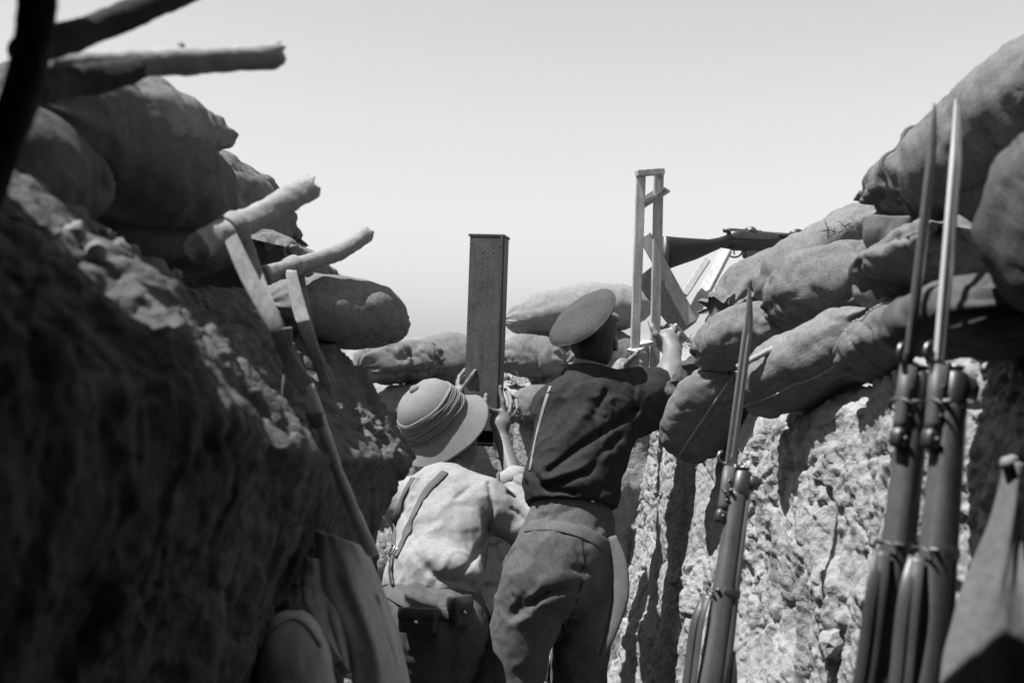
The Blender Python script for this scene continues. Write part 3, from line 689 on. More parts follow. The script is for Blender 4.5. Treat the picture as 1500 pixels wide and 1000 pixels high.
torso(B1, -0.012, pel, wai, che, uch, nek, rgt)
limb(B1, [uch, nek, lerp(nek, hed, 0.6)], [0.07, 0.058, 0.055]); head_sdf(B1, hed, fwd1 + np.array([0, 0, -0.1]), nrm(np.array([-0.12, 0.05, 1])))
limb(B1, [rsh, relb, rwri], [0.058, 0.042, 0.028]); limb(B1, [lsh, lelb, lwri], [0.058, 0.042, 0.028])
limb(B1, [hipL, kneeL, ankL], [0.085, 0.058, 0.042]); limb(B1, [hipR, kneeR, ankR], [0.085, 0.058, 0.042])
for an in (ankL, ankR):
    B1.cap(an + np.array([0, -0.04, -0.06]), an + np.array([0.03, 0.15, -0.07]), 0.042, 0.034, 0.03)
# right hand on the corner of the periscope box
B1.ell(P(733, 616, 4.07), (0.040, 0.017, 0.048), X=(1, 0.2, 0), Z=P(733, 600, 4.09) - P(733, 640, 4.05), k=0.02)
B1.cap(P(733, 640, 4.05), P(733, 622, 4.07), 0.027, 0.030, 0.02)
fing = [([(728, 604, 4.07), (716, 600, 4.05), (711, 588, 4.05), (712, 578, 4.06)], 0.0105),
        ([(738, 602, 4.085), (737, 588, 4.09), (734, 576, 4.10), (733, 566, 4.10)], 0.0095),
        ([(746, 604, 4.09), (749, 590, 4.11), (746, 578, 4.14), (740, 570, 4.17)], 0.0092),
        ([(750, 610, 4.09), (757, 598, 4.12), (757, 588, 4.16), (750, 580, 4.19)], 0.0090),
        ([(750, 618, 4.09), (761, 610, 4.12), (763, 602, 4.15), (757, 596, 4.18)], 0.0080)]
for f_, r_ in fing: limb(B1, [P(*q) for q in f_], [r_ * 1.12, r_ * 1.02, r_ * 0.95, r_ * 0.8], 0.004)
# left hand on the other edge
B1.ell(P(673, 580, 4.20), (0.036, 0.017, 0.046), X=(1, 0.3, 0.2), Z=P(681, 562, 4.22) - P(664, 607, 4.2), k=0.02)
for f_, r_ in [([(677, 572, 4.19), (685, 560, 4.17), (692, 550, 4.16), (696, 543, 4.16)], 0.0105),
               ([(671, 564, 4.22), (673, 552, 4.24), (681, 542, 4.27), (688, 540, 4.29)], 0.009),
               ([(675, 567, 4.23), (681, 554, 4.27), (689, 547, 4.30), (697, 546, 4.31)], 0.009),
               ([(669, 572, 4.23), (671, 558, 4.27), (679, 552, 4.31), (687, 552, 4.32)], 0.009),
               ([(667, 580, 4.23), (668, 568, 4.27), (675, 562, 4.30), (682, 562, 4.31)], 0.008)]:
    limb(B1, [P(*q) for q in f_], [r_ * 1.12, r_ * 1.02, r_ * 0.95, r_ * 0.8], 0.004)
V, Q = B1.mesh(); mk('body', V, Q, M_SKIN, m1); del B1
# jacket
J = SDF((-0.75, 3.25, 0.45), (0.22, 4.42, H - 0.02), 0.006)
torso(J, 0.018, P(632, 862, 3.68), P(636, 845, 3.68), che, uch, nek, rgt, 0.88)
J.ell(P(646, 832, 3.64), (0.150, 0.125, 0.075), X=rgt, Z=spine + rgt * 0.3, k=0.04)          # blouse over the belt
limb(J, [uch, lerp(uch, nek, 0.9)], [0.10, 0.075], 0.04)
limb(J, [rsh, relb, lerp(relb, rwri, 0.55)], [0.088, 0.068, 0.050], 0.03)
limb(J, [lsh, lelb, lerp(lelb, lwri, 0.7)], [0.088, 0.066, 0.045], 0.03)
J.shell_noise(fold_noise(spine + 0.6 * rgt, 4, 10, 0.008, 61)); J.shell_noise(line_crease([((716, 708), (722, 745), (708, 800), 0.012, 0.008, 4.1), ((600, 800), (630, 840), (690, 855), 0.010, 0.012, 3.9), ((660, 850), (690, 825), (702, 800), 0.010, 0.010, 3.9), ((590, 745), (612, 800), (640, 850), 0.006, 0.010, 3.9), ((612, 705), (600, 760), 0.006, 0.008, 3.9), ((690, 712), (668, 730), 0.006, 0.008, 3.9), ((742, 700), (770, 716), 0.008, 0.006, 4.1), ((744, 722), (772, 742), 0.008, 0.006, 4.1), ((750, 745), (775, 765), 0.008, 0.006, 4.1)])); J.cut(P(640, 868, 3.60), -spine + np.array([-0.12, 0.1, -0.5])); J.cut(lerp(relb, rwri, 0.64), rwri - relb) if False else None
V, Q = J.mesh(); jk1 = mk('jacket', V, Q, M_KHAKI_L, m1); JV1 = BVHTree.FromPolygons([tuple(v) for v in V], [tuple(int(i) for i in q) for q in Q]); del J
cuffc = lerp(relb, rwri, 0.52); M = frame_from_axis(cuffc, rwri - relb, (0, -1, 0))
lathe('cuff', [(0.040, -0.01), (0.052, -0.006), (0.053, 0.02), (0.051, 0.045), (0.046, 0.048), (0.038, 0.044)], 28, M, M_KHAKI_L, jk1, fn=lambda L, a: L * (1 + 0.03 * np.sin(a * 5 + L[..., 2] * 120))[..., None])
M = frame_from_axis(lerp(uch, nek, 0.78), nek - uch, (0, -1, 0))
lathe('collar', [(0.082, -0.03), (0.086, -0.012), (0.080, 0.012), (0.074, 0.02), (0.066, 0.014), (0.066, -0.02)], 36, M, M_KHAKI_L, jk1, sx=1.05)
# trousers with the jacket skirt
Tr = SDF((-0.65, 3.25, 0.06), (0.15, 4.3, H - 0.55), 0.0075)
Tr.ell(P(628, 885, 3.64), (0.165, 0.125, 0.10), X=rgt, Z=spine, k=0.05); Tr.ell(pel, (0.195, 0.152, 0.16), X=rgt, Z=(0, -0.1, 1), k=0.05)
Tr.ell(pel + np.array([0, 0.05, -0.12]), (0.20, 0.17, 0.14), X=rgt, Z=(0, 0, 1), k=0.05)
limb(Tr, [hipL, kneeL, fl(ankL, 0.2)], [0.118, 0.082, 0.065], 0.03); limb(Tr, [hipR, kneeR, fl(ankR, 0.2)], [0.118, 0.082, 0.065], 0.03)
Tr.shell_noise(fold_noise((0.3, -0.2, -1), 4, 10, 0.009, 71)); V, Q = Tr.mesh(); mk('trousers', V, Q, M_KHAKI_M, m1); TV1 = BVHTree.FromPolygons([tuple(v) for v in V], [tuple(int(i) for i in q) for q in Q]); del Tr
for an in (ankL, ankR):
    S = SDF(an - 0.16, an + np.array([0.16, 0.28, 0.16]), 0.007); S.cap(an + np.array([0, -0.04, -0.055]), an + np.array([0.03, 0.16, -0.062]), 0.05, 0.042, 0.03); S.cap(an + np.array([0, -0.02, -0.04]), an + np.array([0, -0.01, 0.10]), 0.052, 0.056, 0.03); S.cut(an + np.array([0, 0, -0.10]), (0, 0, -1))
    V, Q = S.mesh(); mk('boot', V, Q, M_LEATHER, m1)
# leather equipment
def strap_on(name, bvh, pix, wd, m, parent, off=0.004, th=0.005, n=40):
    p, nn = on_surface(bvh, pix, off, n)
    return ribbon(name, p, nn, wd, th, m, parent) if len(p) > 3 else None
strap_on('shoulder_strap', JV1, [(652, 692), (625, 720), (606, 755), (592, 790), (580, 815)], 0.030, M_STRAP, m1)
strap_on('shoulder_strap', JV1, [(606, 700), (592, 725), (582, 755), (578, 785), (577, 812)], 0.028, M_STRAP, m1)
def buckle(c, n, upv, w_, h_, r, m, parent):
    z = nrm(n); y = np.asarray(upv, float); y = nrm(y - z * (y @ z)); x = np.cross(y, z)
    pts = [c + x * sx * w_ / 2 + y * sy * h_ / 2 for sx, sy in ((-1, -1), (1, -1), (1, 1), (-1, 1), (-1, -1))]
    pp = np.vstack([lerp(pts[i], pts[i + 1], t) for i in range(4) for t in np.linspace(0, 1, 6, endpoint=False)] + [pts[4]])
    o = tube('buckle', pp, r, m, parent, 8); tube('buckle_tongue', [c - y * h_ / 2, c, c + y * h_ * 0.55], r * 0.8, m, o, 6); return o
p_, n_ = on_surface(JV1, [(570, 806), (575, 808), (580, 812)], 0.009, 5)
buckle(p_[len(p_) // 2], n_[len(n_) // 2], (0.35, 0, 1), 0.052, 0.046, 0.0034, M_BRASS, m1)
strap_on('hanging_strap', JV1, [(577, 815), (574, 835), (576, 850), (580, 862)], 0.016, M_LEATHER, m1, off=0.008)
strap_on('belt', TV1, [(572, 868), (600, 884), (630, 896), (660, 898), (690, 884)], 0.040, M_STRAP, m1, off=0.003, th=0.005)
def pouch(px, py, w_, h_, dpt, yaw):
    p, nn = on_surface(TV1, [(px - 1, py), (px, py), (px + 1, py)], 0.0, 4); c = p[0]; n = np.array([math.sin(yaw), -math.cos(yaw), 0.22]); n = nrm(n); u = nrm(np.array([0, 0, 1]) - n * n[2]); x = np.cross(u, n)
    c = c + n * dpt * 0.45
    def sup(z0, z1, kx, kn, zs, pw=5.0):
        a = np.linspace(0, 2 * np.pi, 28, endpoint=False); ca, sa = np.cos(a), np.sin(a); VV = []
        for z_, k_ in zs:
            zz_ = z0 + (z1 - z0) * z_
            VV.append(c + u * zz_ + (w_ / 2 * kx * k_ * np.sign(ca) * np.abs(ca) ** (2 / pw))[:, None] * x + (dpt / 2 * kn * k_ * np.sign(sa) * np.abs(sa) ** (2 / pw))[:, None] * n)
        VV = np.vstack(VV); FF = [tuple(int(q) for q in f) for f in grid_faces(len(zs), 28, True)] + [tuple(range(27, -1, -1)), tuple(range(len(VV) - 28, len(VV)))]
        return VV + 0.0018 * fbm(VV * 45, 2, int(px))[:, None] * n, FF
    rd = [(0, 0.86), (0.03, 0.95), (0.10, 1.0), (0.5, 1.03), (0.9, 1.0), (0.97, 0.94), (1, 0.84)]
    V, Fc = sup(-h_ / 2, h_ * 0.46, 1, 1, rd); o = mk('ammunition_pouch', V, Fc, M_POUCH, m1)
    V, Fc = sup(h_ * 0.0, h_ * 0.53, 1.07, 1.14, rd); mk('flap', V, Fc, M_POUCH, o)
    M = frame_from_axis(c + n * (dpt * 0.56 + 0.004) - u * h_ * 0.05, n, u); lathe('stud', [(0.0, 0.006), (0.005, 0.005), (0.0065, 0.001), (0.004, -0.004), (0.004, -0.006)], 12, M, M_BRASS, o)
pouch(617, 908, 0.122, 0.075, 0.055, -0.15); pouch(671, 894, 0.070, 0.090, 0.055, 0.45)
# sun helmet
ax = nrm(np.array([-0.50, -0.42, 0.76])); hc = P(639, 615, 3.98); HS = 1.08
HM = frame_from_axis(hc, ax, (0.75, 0.55, 0.2)); HM[:3, :3] *= HS
hel = tag(lathe('sun_helmet', [(0.0, 0.139), (0.030, 0.137), (0.058, 0.127), (0.082, 0.109), (0.099, 0.084), (0.108, 0.055), (0.112, 0.025), (0.114, 0.004), (0.122, -0.010), (0.137, -0.027), (0.154, -0.047), (0.163, -0.058), (0.1665, -0.0625), (0.164, -0.066), (0.150, -0.052), (0.120, -0.022), (0.105, -0.01), (0.10, 0.02)], 64, HM, M_HELMET, m1, sx=0.95, sy=1.06,
      fn=lambda L, a: L + np.stack([0 * a, 0 * a, np.where(L[..., 2] < 0, -0.014 * np.cos(2 * a) * (np.hypot(L[..., 0], L[..., 1]) - 0.11) / 0.06, 0) + 0.0045 * fbm(L * 16, 2, 4) + 0.0025 * fbm(L * 45, 2, 5) + 0.0018 * np.exp(-((np.mod(a, np.pi / 3) - np.pi / 6) / 0.03) ** 2) * (L[..., 2] > 0.05)], -1)))
for k in range(10):
    z0 = 0.004 + k * 0.0076; r0 = 0.1135 - 0.0006 * k - max(0, k - 4) * 0.0012
    prof = [(r0 - 0.006, z0 - 0.005), (r0 + 0.0035, z0 - 0.0036), (r0 + (0.0075 if k < 2 else 0.0046), z0), (r0 + 0.0035, z0 + 0.0038), (r0 - 0.006, z0 + 0.0055)]
    lathe('puggaree_fold', prof, 64, HM, M_PUGGAREE, hel, sx=0.955, sy=1.06, fn=lambda L, a, k=k: L + np.stack([0 * a, 0 * a, 0.005 * np.sin(a + 0.5 + k * 0.12) + 0.0022 * np.sin(2 * a + k * 2.1) + 0.0016 * np.sin(5 * a + k * 1.3)], -1))
lathe('crown_button', [(0.0, 0.152), (0.010, 0.150), (0.016, 0.144), (0.018, 0.137), (0.012, 0.132)], 20, HM, M_HELMET, hel)

# ---- standing man with the flat cap
m2 = thing('person', tuple(P(830, 500, 3.65) * np.array([1, 1, 0])), 'standing person in flat cap and dark jacket holding the periscope rifle frame', 'person')
pel, wai, che, uch, nek, hed = P(820, 822, 3.62), P(834, 752, 3.66), P(851, 655, 3.74), P(859, 590, 3.80), P(862, 548, 3.83), P(872, 500, 3.87)
rgt2 = nrm(np.array([0.95, 0.22, 0.08])); spine2 = nrm(uch - wai); fwd2 = nrm(np.array([0.15, 0.95, -0.05]))
lsh, rsh = uch - rgt2 * 0.115 + np.array([0, 0, -0.01]), uch + rgt2 * 0.13 + np.array([0, 0, 0.02])
relb, rwri = P(978, 572, 4.00), P(985, 515, 4.20)
lelb, lwri = P(820, 635, 4.10), P(905, 545, 4.30)
hipL, hipR = pel - rgt2 * 0.085 + np.array([0, 0, -0.03]), pel + rgt2 * 0.085 + np.array([0, 0, -0.03])
kneeL, kneeR = P(742, 1000, 3.60), P(846, 1000, 3.80)
ankL, ankR = np.array([kneeL[0] - 0.06, kneeL[1] - 0.10, 0.10]), np.array([kneeR[0] + 0.02, kneeR[1] - 0.14, 0.10])
B2 = SDF((-0.15, 3.3, -0.02), (0.80, 4.55, H + 0.25), 0.0055)
torso(B2, -0.015, pel, wai, che, uch, nek, rgt2, 0.95)
limb(B2, [uch, nek, lerp(nek, hed, 0.6)], [0.07, 0.06, 0.056]); head_sdf(B2, hed, np.array([0.3, 0.9, 0.1]), nrm(np.array([-0.10, -0.12, 1])))
limb(B2, [rsh, relb, lerp(relb, rwri, 0.4), rwri], [0.058, 0.050, 0.050, 0.031]); limb(B2, [lsh, lelb, lwri], [0.058, 0.044, 0.030])
limb(B2, [hipL, kneeL, ankL], [0.085, 0.06, 0.042]); limb(B2, [hipR, kneeR, ankR], [0.085, 0.06, 0.042])
for an in (ankL, ankR): B2.cap(an + np.array([0, -0.04, -0.06]), an + np.array([0.02, 0.15, -0.07]), 0.042, 0.034, 0.03)
# right hand gripping the right post of the frame: thumb up along the post, fingers round it
B2.cap(rwri, P(979, 500, 4.24), 0.033, 0.036, 0.02)
B2.ell(P(977, 500, 4.24), (0.045, 0.024, 0.045), X=(1, 0, 0.2), Z=(-0.3, 0.3, 1), k=0.02)
for f_, r_ in [([(968, 500, 4.22), (961, 490, 4.21), (956, 480, 4.22), (952, 471, 4.24)], 0.0125),
               ([(984, 490, 4.26), (988, 480, 4.30), (980, 476, 4.35), (969, 480, 4.37)], 0.0105),
               ([(990, 496, 4.26), (995, 488, 4.30), (986, 485, 4.36), (973, 489, 4.38)], 0.0105),
               ([(993, 504, 4.26), (998, 498, 4.30), (989, 496, 4.36), (976, 499, 4.38)], 0.010),
               ([(992, 512, 4.25), (997, 508, 4.29), (990, 507, 4.34), (979, 508, 4.36)], 0.009)]:
    limb(B2, [P(*q) for q in f_], [r_ * 1.1, r_ * 1.02, r_ * 0.95, r_ * 0.8], 0.005)
# left hand, hidden behind the head, on the left post
B2.ell(P(912, 540, 4.33), (0.04, 0.02, 0.045), X=(1, 0.3, 0), Z=(0.3, 0.2, 1), k=0.02)
for k in range(4):
    limb(B2, [P(918, 532 + 6 * k, 4.34), P(926, 528 + 6 * k, 4.37), P(934, 528 + 6 * k, 4.39), P(940, 531 + 6 * k, 4.38)], [0.0105, 0.0098, 0.009, 0.008], 0.004)
limb(B2, [P(916, 534, 4.31), P(924, 526, 4.28), P(931, 520, 4.27), P(935, 514, 4.27)], [0.012, 0.011, 0.0105, 0.009], 0.004)
V, Q = B2.mesh(); mk('body', V, Q, M_SKIN, m2); del B2
# hair: close cropped back of the head
S = SDF(hed - 0.14, hed + 0.16, 0.006); S.ell(hed + np.array([-0.004, -0.012, 0.035]), (0.080, 0.098, 0.088), X=(0.95, -0.3, 0), Z=(-0.1, -0.12, 1), k=0.01)
S.ell(hed + np.array([-0.012, -0.045, -0.02]), (0.070, 0.060, 0.085), X=(0.95, -0.3, 0), Z=(-0.1, -0.12, 1), k=0.02); S.cut(hed + np.array([0.01, 0.03, 0]), (0.3, 1, -0.25))
S.shell_noise(lambda p: 0.003 * fbm(p * 90, 2, 3)); V, Q = S.mesh(); mk('hair', V, Q, M_HAIR, m2)
# jacket
J = SDF((-0.18, 3.35, 0.80), (0.62, 4.42, H + 0.06), 0.006)
J.ell(lerp(wai, che, 0.05), (0.140, 0.125, 0.10), X=rgt2, Z=spine2, k=0.05)
J.ell(lerp(wai, che, 0.45) + np.array([-0.012, -0.02, 0]), (0.160, 0.140, 0.13), X=rgt2, Z=spine2, k=0.05)
J.ell(che, (0.165, 0.140, 0.17), X=rgt2, Z=spine2, k=0.05); J.ell(uch, (0.155, 0.112, 0.10), X=rgt2, Z=spine2, k=0.05)
limb(J, [uch, lerp(uch, nek, 0.85)], [0.10, 0.074], 0.04)
hem = lerp(rsh, relb, 0.83)
limb(J, [rsh + np.array([-0.02, 0, -0.045]), relb + np.array([0, 0, -0.012])], [0.125, 0.098], 0.06); limb(J, [lsh, lelb, lerp(lelb, lwri, 0.6)], [0.086, 0.07, 0.055], 0.03)
# folds: a deep sling of cloth from the arm to the waist
fj = fold_noise(nrm(np.array([0.75, 0.1, 0.55])), 3.5, 9, 0.011, 81); J.shell_noise(fj)
J.shell_noise(line_crease([((930, 600), (895, 625), (850, 655), (805, 690), 0.022, 0.014, 4.0), ((905, 640), (860, 690), (800, 712), 0.018, 0.014, 4.0), ((885, 575), (870, 610), (880, 650), 0.010, 0.012, 4.0), ((778, 690), (800, 715), (840, 722), 0.014, 0.010, 4.0), ((915, 545), (930, 570), (925, 600), 0.008, 0.010, 4.1)]))
J.shell_noise(line_crease([((890, 665), (845, 690), (800, 702), -0.014, 0.016, 4.0), ((860, 600), (840, 630), (795, 660), -0.008, 0.02, 4.0)]))
J.cut(P(838, 736, 3.62), -spine2 + rgt2 * 0.12)
sl_, p__ = J.sub(J.lo, J.lo + J.n * J.h); ad = nrm(relb - rsh); near = (p__ - rsh) @ rgt2 > 0.12
J.f = np.where(near, np.maximum(J.f, ((p__ - hem) @ nrm(ad + np.array([0.5, -0.25, 0]))).astype(np.float32)), J.f); del p__, near
V, Q = J.mesh(); jk2 = mk('jacket', V, Q, M_SERGE_D, m2); JV2 = BVHTree.FromPolygons([tuple(v) for v in V], [tuple(int(i) for i in q) for q in Q]); del J
M = frame_from_axis(lerp(uch, nek, 0.95), nek - uch, (0, -1, 0))
lathe('collar', [(0.080, -0.03), (0.083, -0.012), (0.077, 0.016), (0.071, 0.026), (0.063, 0.018), (0.063, -0.02)], 36, M, M_SERGE_D, jk2, sx=1.05)
# trousers
Tr = SDF((-0.25, 3.3, 0.05), (0.62, 4.2, H - 0.30), 0.0065)
Tr.ell(P(838, 752, 3.66), (0.140, 0.120, 0.09), X=rgt2, Z=spine2, k=0.04)
Tr.ell(P(830, 800, 3.62), (0.162, 0.140, 0.12), X=rgt2, Z=(0.1, 0.1, 1), k=0.05)
Tr.ell(pel + np.array([-0.005, -0.01, -0.03]), (0.162, 0.156, 0.14), X=rgt2, Z=(0.1, 0.05, 1), k=0.05)
limb(Tr, [hipL + np.array([0.01, -0.01, -0.02]), kneeL, fl(ankL, 0.22)], [0.122, 0.105, 0.075], 0.04); limb(Tr, [hipR, kneeR, fl(ankR, 0.22)], [0.115, 0.092, 0.075], 0.03)
Tr.shell_noise(fold_noise((0.55, 0.2, 0.35), 3.5, 9, 0.008, 91))
# the deep crease under the seat
def crease(p):
    r = 0
    for q0, q1, am in (((750, 905, 3.50), (800, 868, 3.45), 0.009), ((752, 893, 3.5), (768, 872, 3.48), 0.005), ((800, 868, 3.45), (850, 852, 3.47), 0.007), ((845, 800, 3.47), (852, 835, 3.47), 0.006)):
        a_, b_ = P(*q0), P(*q1); ab = b_ - a_; k = p - a_
        ab2 = ab[[0, 2]]; k2 = k[:, [0, 2]]; t = np.clip((k2 @ ab2) / (ab2 @ ab2), 0, 1); d = np.sqrt(((k2 - t[:, None] * ab2) ** 2).sum(1))
        r = r + am * np.exp(-(d / 0.010) ** 2) * (p[:, 1] < 3.7)
    return r
Tr.shell_noise(crease)
Tr.shell_noise(line_crease([((746, 900), (770, 882), (800, 868), (845, 860), 0.007, 0.012, 3.8), ((752, 872), (762, 890), 0.006, 0.008, 3.8), ((760, 985), (800, 960), (830, 930), 0.008, 0.014, 3.8), ((858, 835), (842, 832), 0.010, 0.008, 3.8), ((775, 930), (800, 915), (850, 905), 0.006, 0.016, 3.8)]))
Tr.shell_noise(line_crease([((760, 912), (800, 884), (850, 872), -0.006, 0.016, 3.8)]))
V, Q = Tr.mesh(); tr2 = mk('trousers', V, Q, M_KHAKI_M, m2); TV2 = BVHTree.FromPolygons([tuple(v) for v in V], [tuple(int(i) for i in q) for q in Q]); del Tr
strap_on('waistband', TV2, [(772, 770), (800, 768), (830, 772), (860, 782), (885, 797), (903, 812)], 0.046, M_KHAKI_M, tr2, off=0.0005, th=0.004)
strap_on('waistband_seam', TV2, [(852, 788), (856, 830), (848, 870), (836, 905), (822, 940)], 0.004, M_SERGE_D, tr2, off=0.0005, th=0.002)
p_, n_ = on_surface(TV2, [(866, 733), (868, 734), (870, 735)], 0.004, 4)
lathe('button', [(0.0, 0.005), (0.004, 0.003), (0.007, 0.005), (0.0095, 0.004), (0.010, 0.0), (0.006, -0.004)], 16, frame_from_axis(p_[0], n_[0], (0, 0, 1)), M_BRASS, m2)
strap_on('brace', JV2, [(806, 566), (797, 595), (788, 628), (781, 660), (776, 690)], 0.012, M_WEB, m2, off=0.001, th=0.003)
for an in (ankL, ankR):
    S = SDF(an - 0.16, an + np.array([0.16, 0.28, 0.16]), 0.007); S.cap(an + np.array([0, -0.04, -0.055]), an + np.array([0.02, 0.16, -0.062]), 0.05, 0.042, 0.03); S.cap(an + np.array([0, -0.02, -0.04]), an + np.array([0, -0.01, 0.10]), 0.052, 0.056, 0.03); S.cut(an + np.array([0, 0, -0.10]), (0, 0, -1))
    V, Q = S.mesh(); mk('boot', V, Q, M_LEATHER, m2)
# leather frog and scabbard at his side
sp_ = smooth_path([P(897, 785, 3.56), P(909, 830, 3.53), P(907, 880, 3.51), P(893, 930, 3.50), P(880, 960, 3.50)], 30)
wv = np.interp(np.linspace(0, 1, 30), [0, 0.15, 0.45, 0.8, 1], [0.026, 0.042, 0.060, 0.034, 0.014])
sc_ = ribbon('scabbard', sp_, (-0.45, -1, 0.5), wv, 0.014, M_CANVAS, m2); tube('chape', sp_[-4:], [0.008, 0.0075, 0.007, 0.006], M_LEATHER, sc_, 10)
# cap
cx = nrm(np.array([-0.58, -0.38, 0.70])); cc_ = P(864, 480, 3.86); CM = frame_from_axis(cc_, cx, (0.3, 0.9, 0.1))
capo = lathe('cap_crown', [(0.0, 0.092), (0.05, 0.090), (0.09, 0.083), (0.12, 0.071), (0.134, 0.061), (0.142, 0.050), (0.1435, 0.047), (0.142, 0.043), (0.132, 0.036), (0.108, 0.022), (0.096, 0.012), (0.090, 0.0)], 64, CM, M_CAP, m2, sx=0.96, sy=1.02,
             fn=lambda L, a: L + np.stack([0 * a, 0 * a, 0.004 * np.sin(2 * a + 0.6) * (np.hypot(L[..., 0], L[..., 1]) / 0.14) ** 2 + 0.010 * fbm(L * 14, 2, 3)], -1))
lathe('cap_welt', [(0.141, 0.044), (0.1455, 0.045), (0.1468, 0.0475), (0.1455, 0.050), (0.141, 0.051)], 64, CM, M_CAP, capo, sx=0.96, sy=1.02, fn=lambda L, a: L + np.stack([0 * a, 0 * a, 0.004 * np.sin(2 * a + 0.6) + 0 * a], -1))
lathe('cap_band', [(0.088, -0.034), (0.0935, -0.033), (0.0955, 0.0), (0.0965, 0.014), (0.09, 0.016)], 48, CM, M_SERGE_D, m2, sx=0.93, sy=1.08)
th_ = np.linspace(R(25), R(155), 24); rr_ = np.linspace(0, 1, 8); TT, RR_ = np.meshgrid(th_, rr_, indexing='ij')
pk_r = 0.094 + RR_ * 0.055 * np.sin((TT - R(25)) / R(130) * np.pi) ** 0.6
Lp = np.stack([pk_r * np.cos(TT) * 0.95, pk_r * np.sin(TT) * 1.08, -0.028 - RR_ * 0.030], -1).reshape(-1, 3)
pko = mk('cap_peak', Lp @ CM[:3, :3].T + CM[:3, 3], grid_faces(24, 8), M_LEATHER, m2); mo = pko.modifiers.new('Solidify', 'SOLIDIFY'); mo.thickness = 0.003

# ------------------------------------------------------------------ box periscope
bp = thing('box_periscope', tuple(P(712, 650, 4.22)), 'tall dark wooden box periscope held up above the parapet', 'periscope')
b0, b1 = P(706, 655, 4.22), P(717, 349, 4.22); T = nrm(b1 - b0); yaw = R(-9)
ux = np.array([math.cos(yaw), math.sin(yaw), 0]); ux = nrm(ux - T * (ux @ T)); uy = np.cross(T, ux)        # ux right, uy away
wb, db, tb = 0.128, 0.115, 0.012
for nm, off, w_, th_, nn in (('back_board', -uy * db / 2, wb, tb, uy), ('front_board', uy * db / 2, wb, tb, uy), ('side_board', ux * (wb / 2 - tb / 2 + 0.004), db - tb - 0.001, tb, ux), ('side_board', -ux * (wb / 2 - tb / 2), db - tb - 0.001, tb, ux)):
    e = T * 0.09 if nm == 'front_board' else T * 0
    bar(nm, b0 + off + (0.07 * T if nm == 'back_board' else 0), b1 + off - e, w_, th_, nn, M_WOOD, bp)
bar('top_board', b1 - uy * (db / 2 + 0.008) + T * 0.0055, b1 + uy * (db / 2 + 0.008) + T * 0.0055, wb + 0.012, 0.009, T, M_WOOD, bp)
for q, s_ in ((b1 - T * 0.06, 1), (b0 + T * 0.06, 1)):
    bar('mirror', q - uy * 0.04 - T * 0.04, q + uy * 0.04 + T * 0.04, wb - 2 * tb - 0.004, 0.004, nrm(uy - T), M_MIRROR, bp)
bar('edge_strip', b0 - uy * (db / 2 + 0.008) + ux * (wb / 2 - 0.004), b1 - uy * (db / 2 + 0.008) + ux * (wb / 2 - 0.004), 0.010, 0.005, uy, M_WOOD, bp)
for k, (sx, t_) in enumerate(((-0.45, 0.97), (-0.1, 0.93), (0.2, 0.93), (0.42, 0.965), (0.42, 0.6), (-0.45, 0.6), (0.42, 0.4))):
    lathe('nail', [(0, 0.0016), (0.0022, 0.0012), (0.003, -0.001)], 8, frame_from_axis(lerp(b0, b1, t_) - uy * (db / 2 + 0.0065) + ux * sx * wb, -uy, T), M_STEEL, bp)

# ------------------------------------------------------------------ periscope rifle frame
fr = thing('periscope_rifle_frame', tuple(P(925, 650, 4.32)), 'pale timber periscope frame of two uprights and crossed braces under a rifle', 'periscope frame')
lk = np.array([0.05, -1, 0.0])
bar('upright', P(925, 655, 4.30), P(939, 253, 4.30), 0.036, 0.024, lk, M_TIMBER, fr)
bar('upright', P(958, 570, 4.38), P(965, 252, 4.34), 0.038, 0.024, lk, M_TIMBER, fr)
bar('top_rail', P(932, 254, 4.283), P(972, 251, 4.318), 0.026, 0.030, lk, M_TIMBER, fr)
bar('mirror_board', P(936, 300, 4.33), P(975, 276, 4.36), 0.062, 0.010, (-0.35, -0.65, 0.65), M_TIMBER, fr)
bar('mirror', P(940, 296, 4.318), P(971, 277, 4.346), 0.048, 0.004, (-0.35, -0.65, 0.65), M_MIRROR, fr)
bar('lower_rail', P(926, 515, 4.275), P(950, 500, 4.36), 0.050, 0.012, (-0.2, -0.5, 0.8), M_TIMBER, fr)
bar('brace', P(944, 345, 4.365), P(1014, 472, 4.36), 0.052, 0.022, (-0.2, -1, 0.1), M_TIMBER, fr)
bar('brace', P(1064, 366, 4.50), P(1010, 470, 4.39), 0.050, 0.022, (-0.75, -1, 0.5), M_TIMBER, fr)
bar('brace', P(1036, 380, 4.66), P(1002, 432, 4.60), 0.030, 0.022, (-0.2, -1, 0.1), M_TIMBER, fr)
bar('cross_board', P(942, 400, 4.45), P(1006, 482, 4.44), 0.095, 0.018, (0.0, -1, 0.0), M_WOOD, fr)
bar('cross_board', P(985, 478, 4.30), P(1003, 500, 4.32), 0.040, 0.020, (-0.6, -1, 0.6), M_TIMBER, fr)

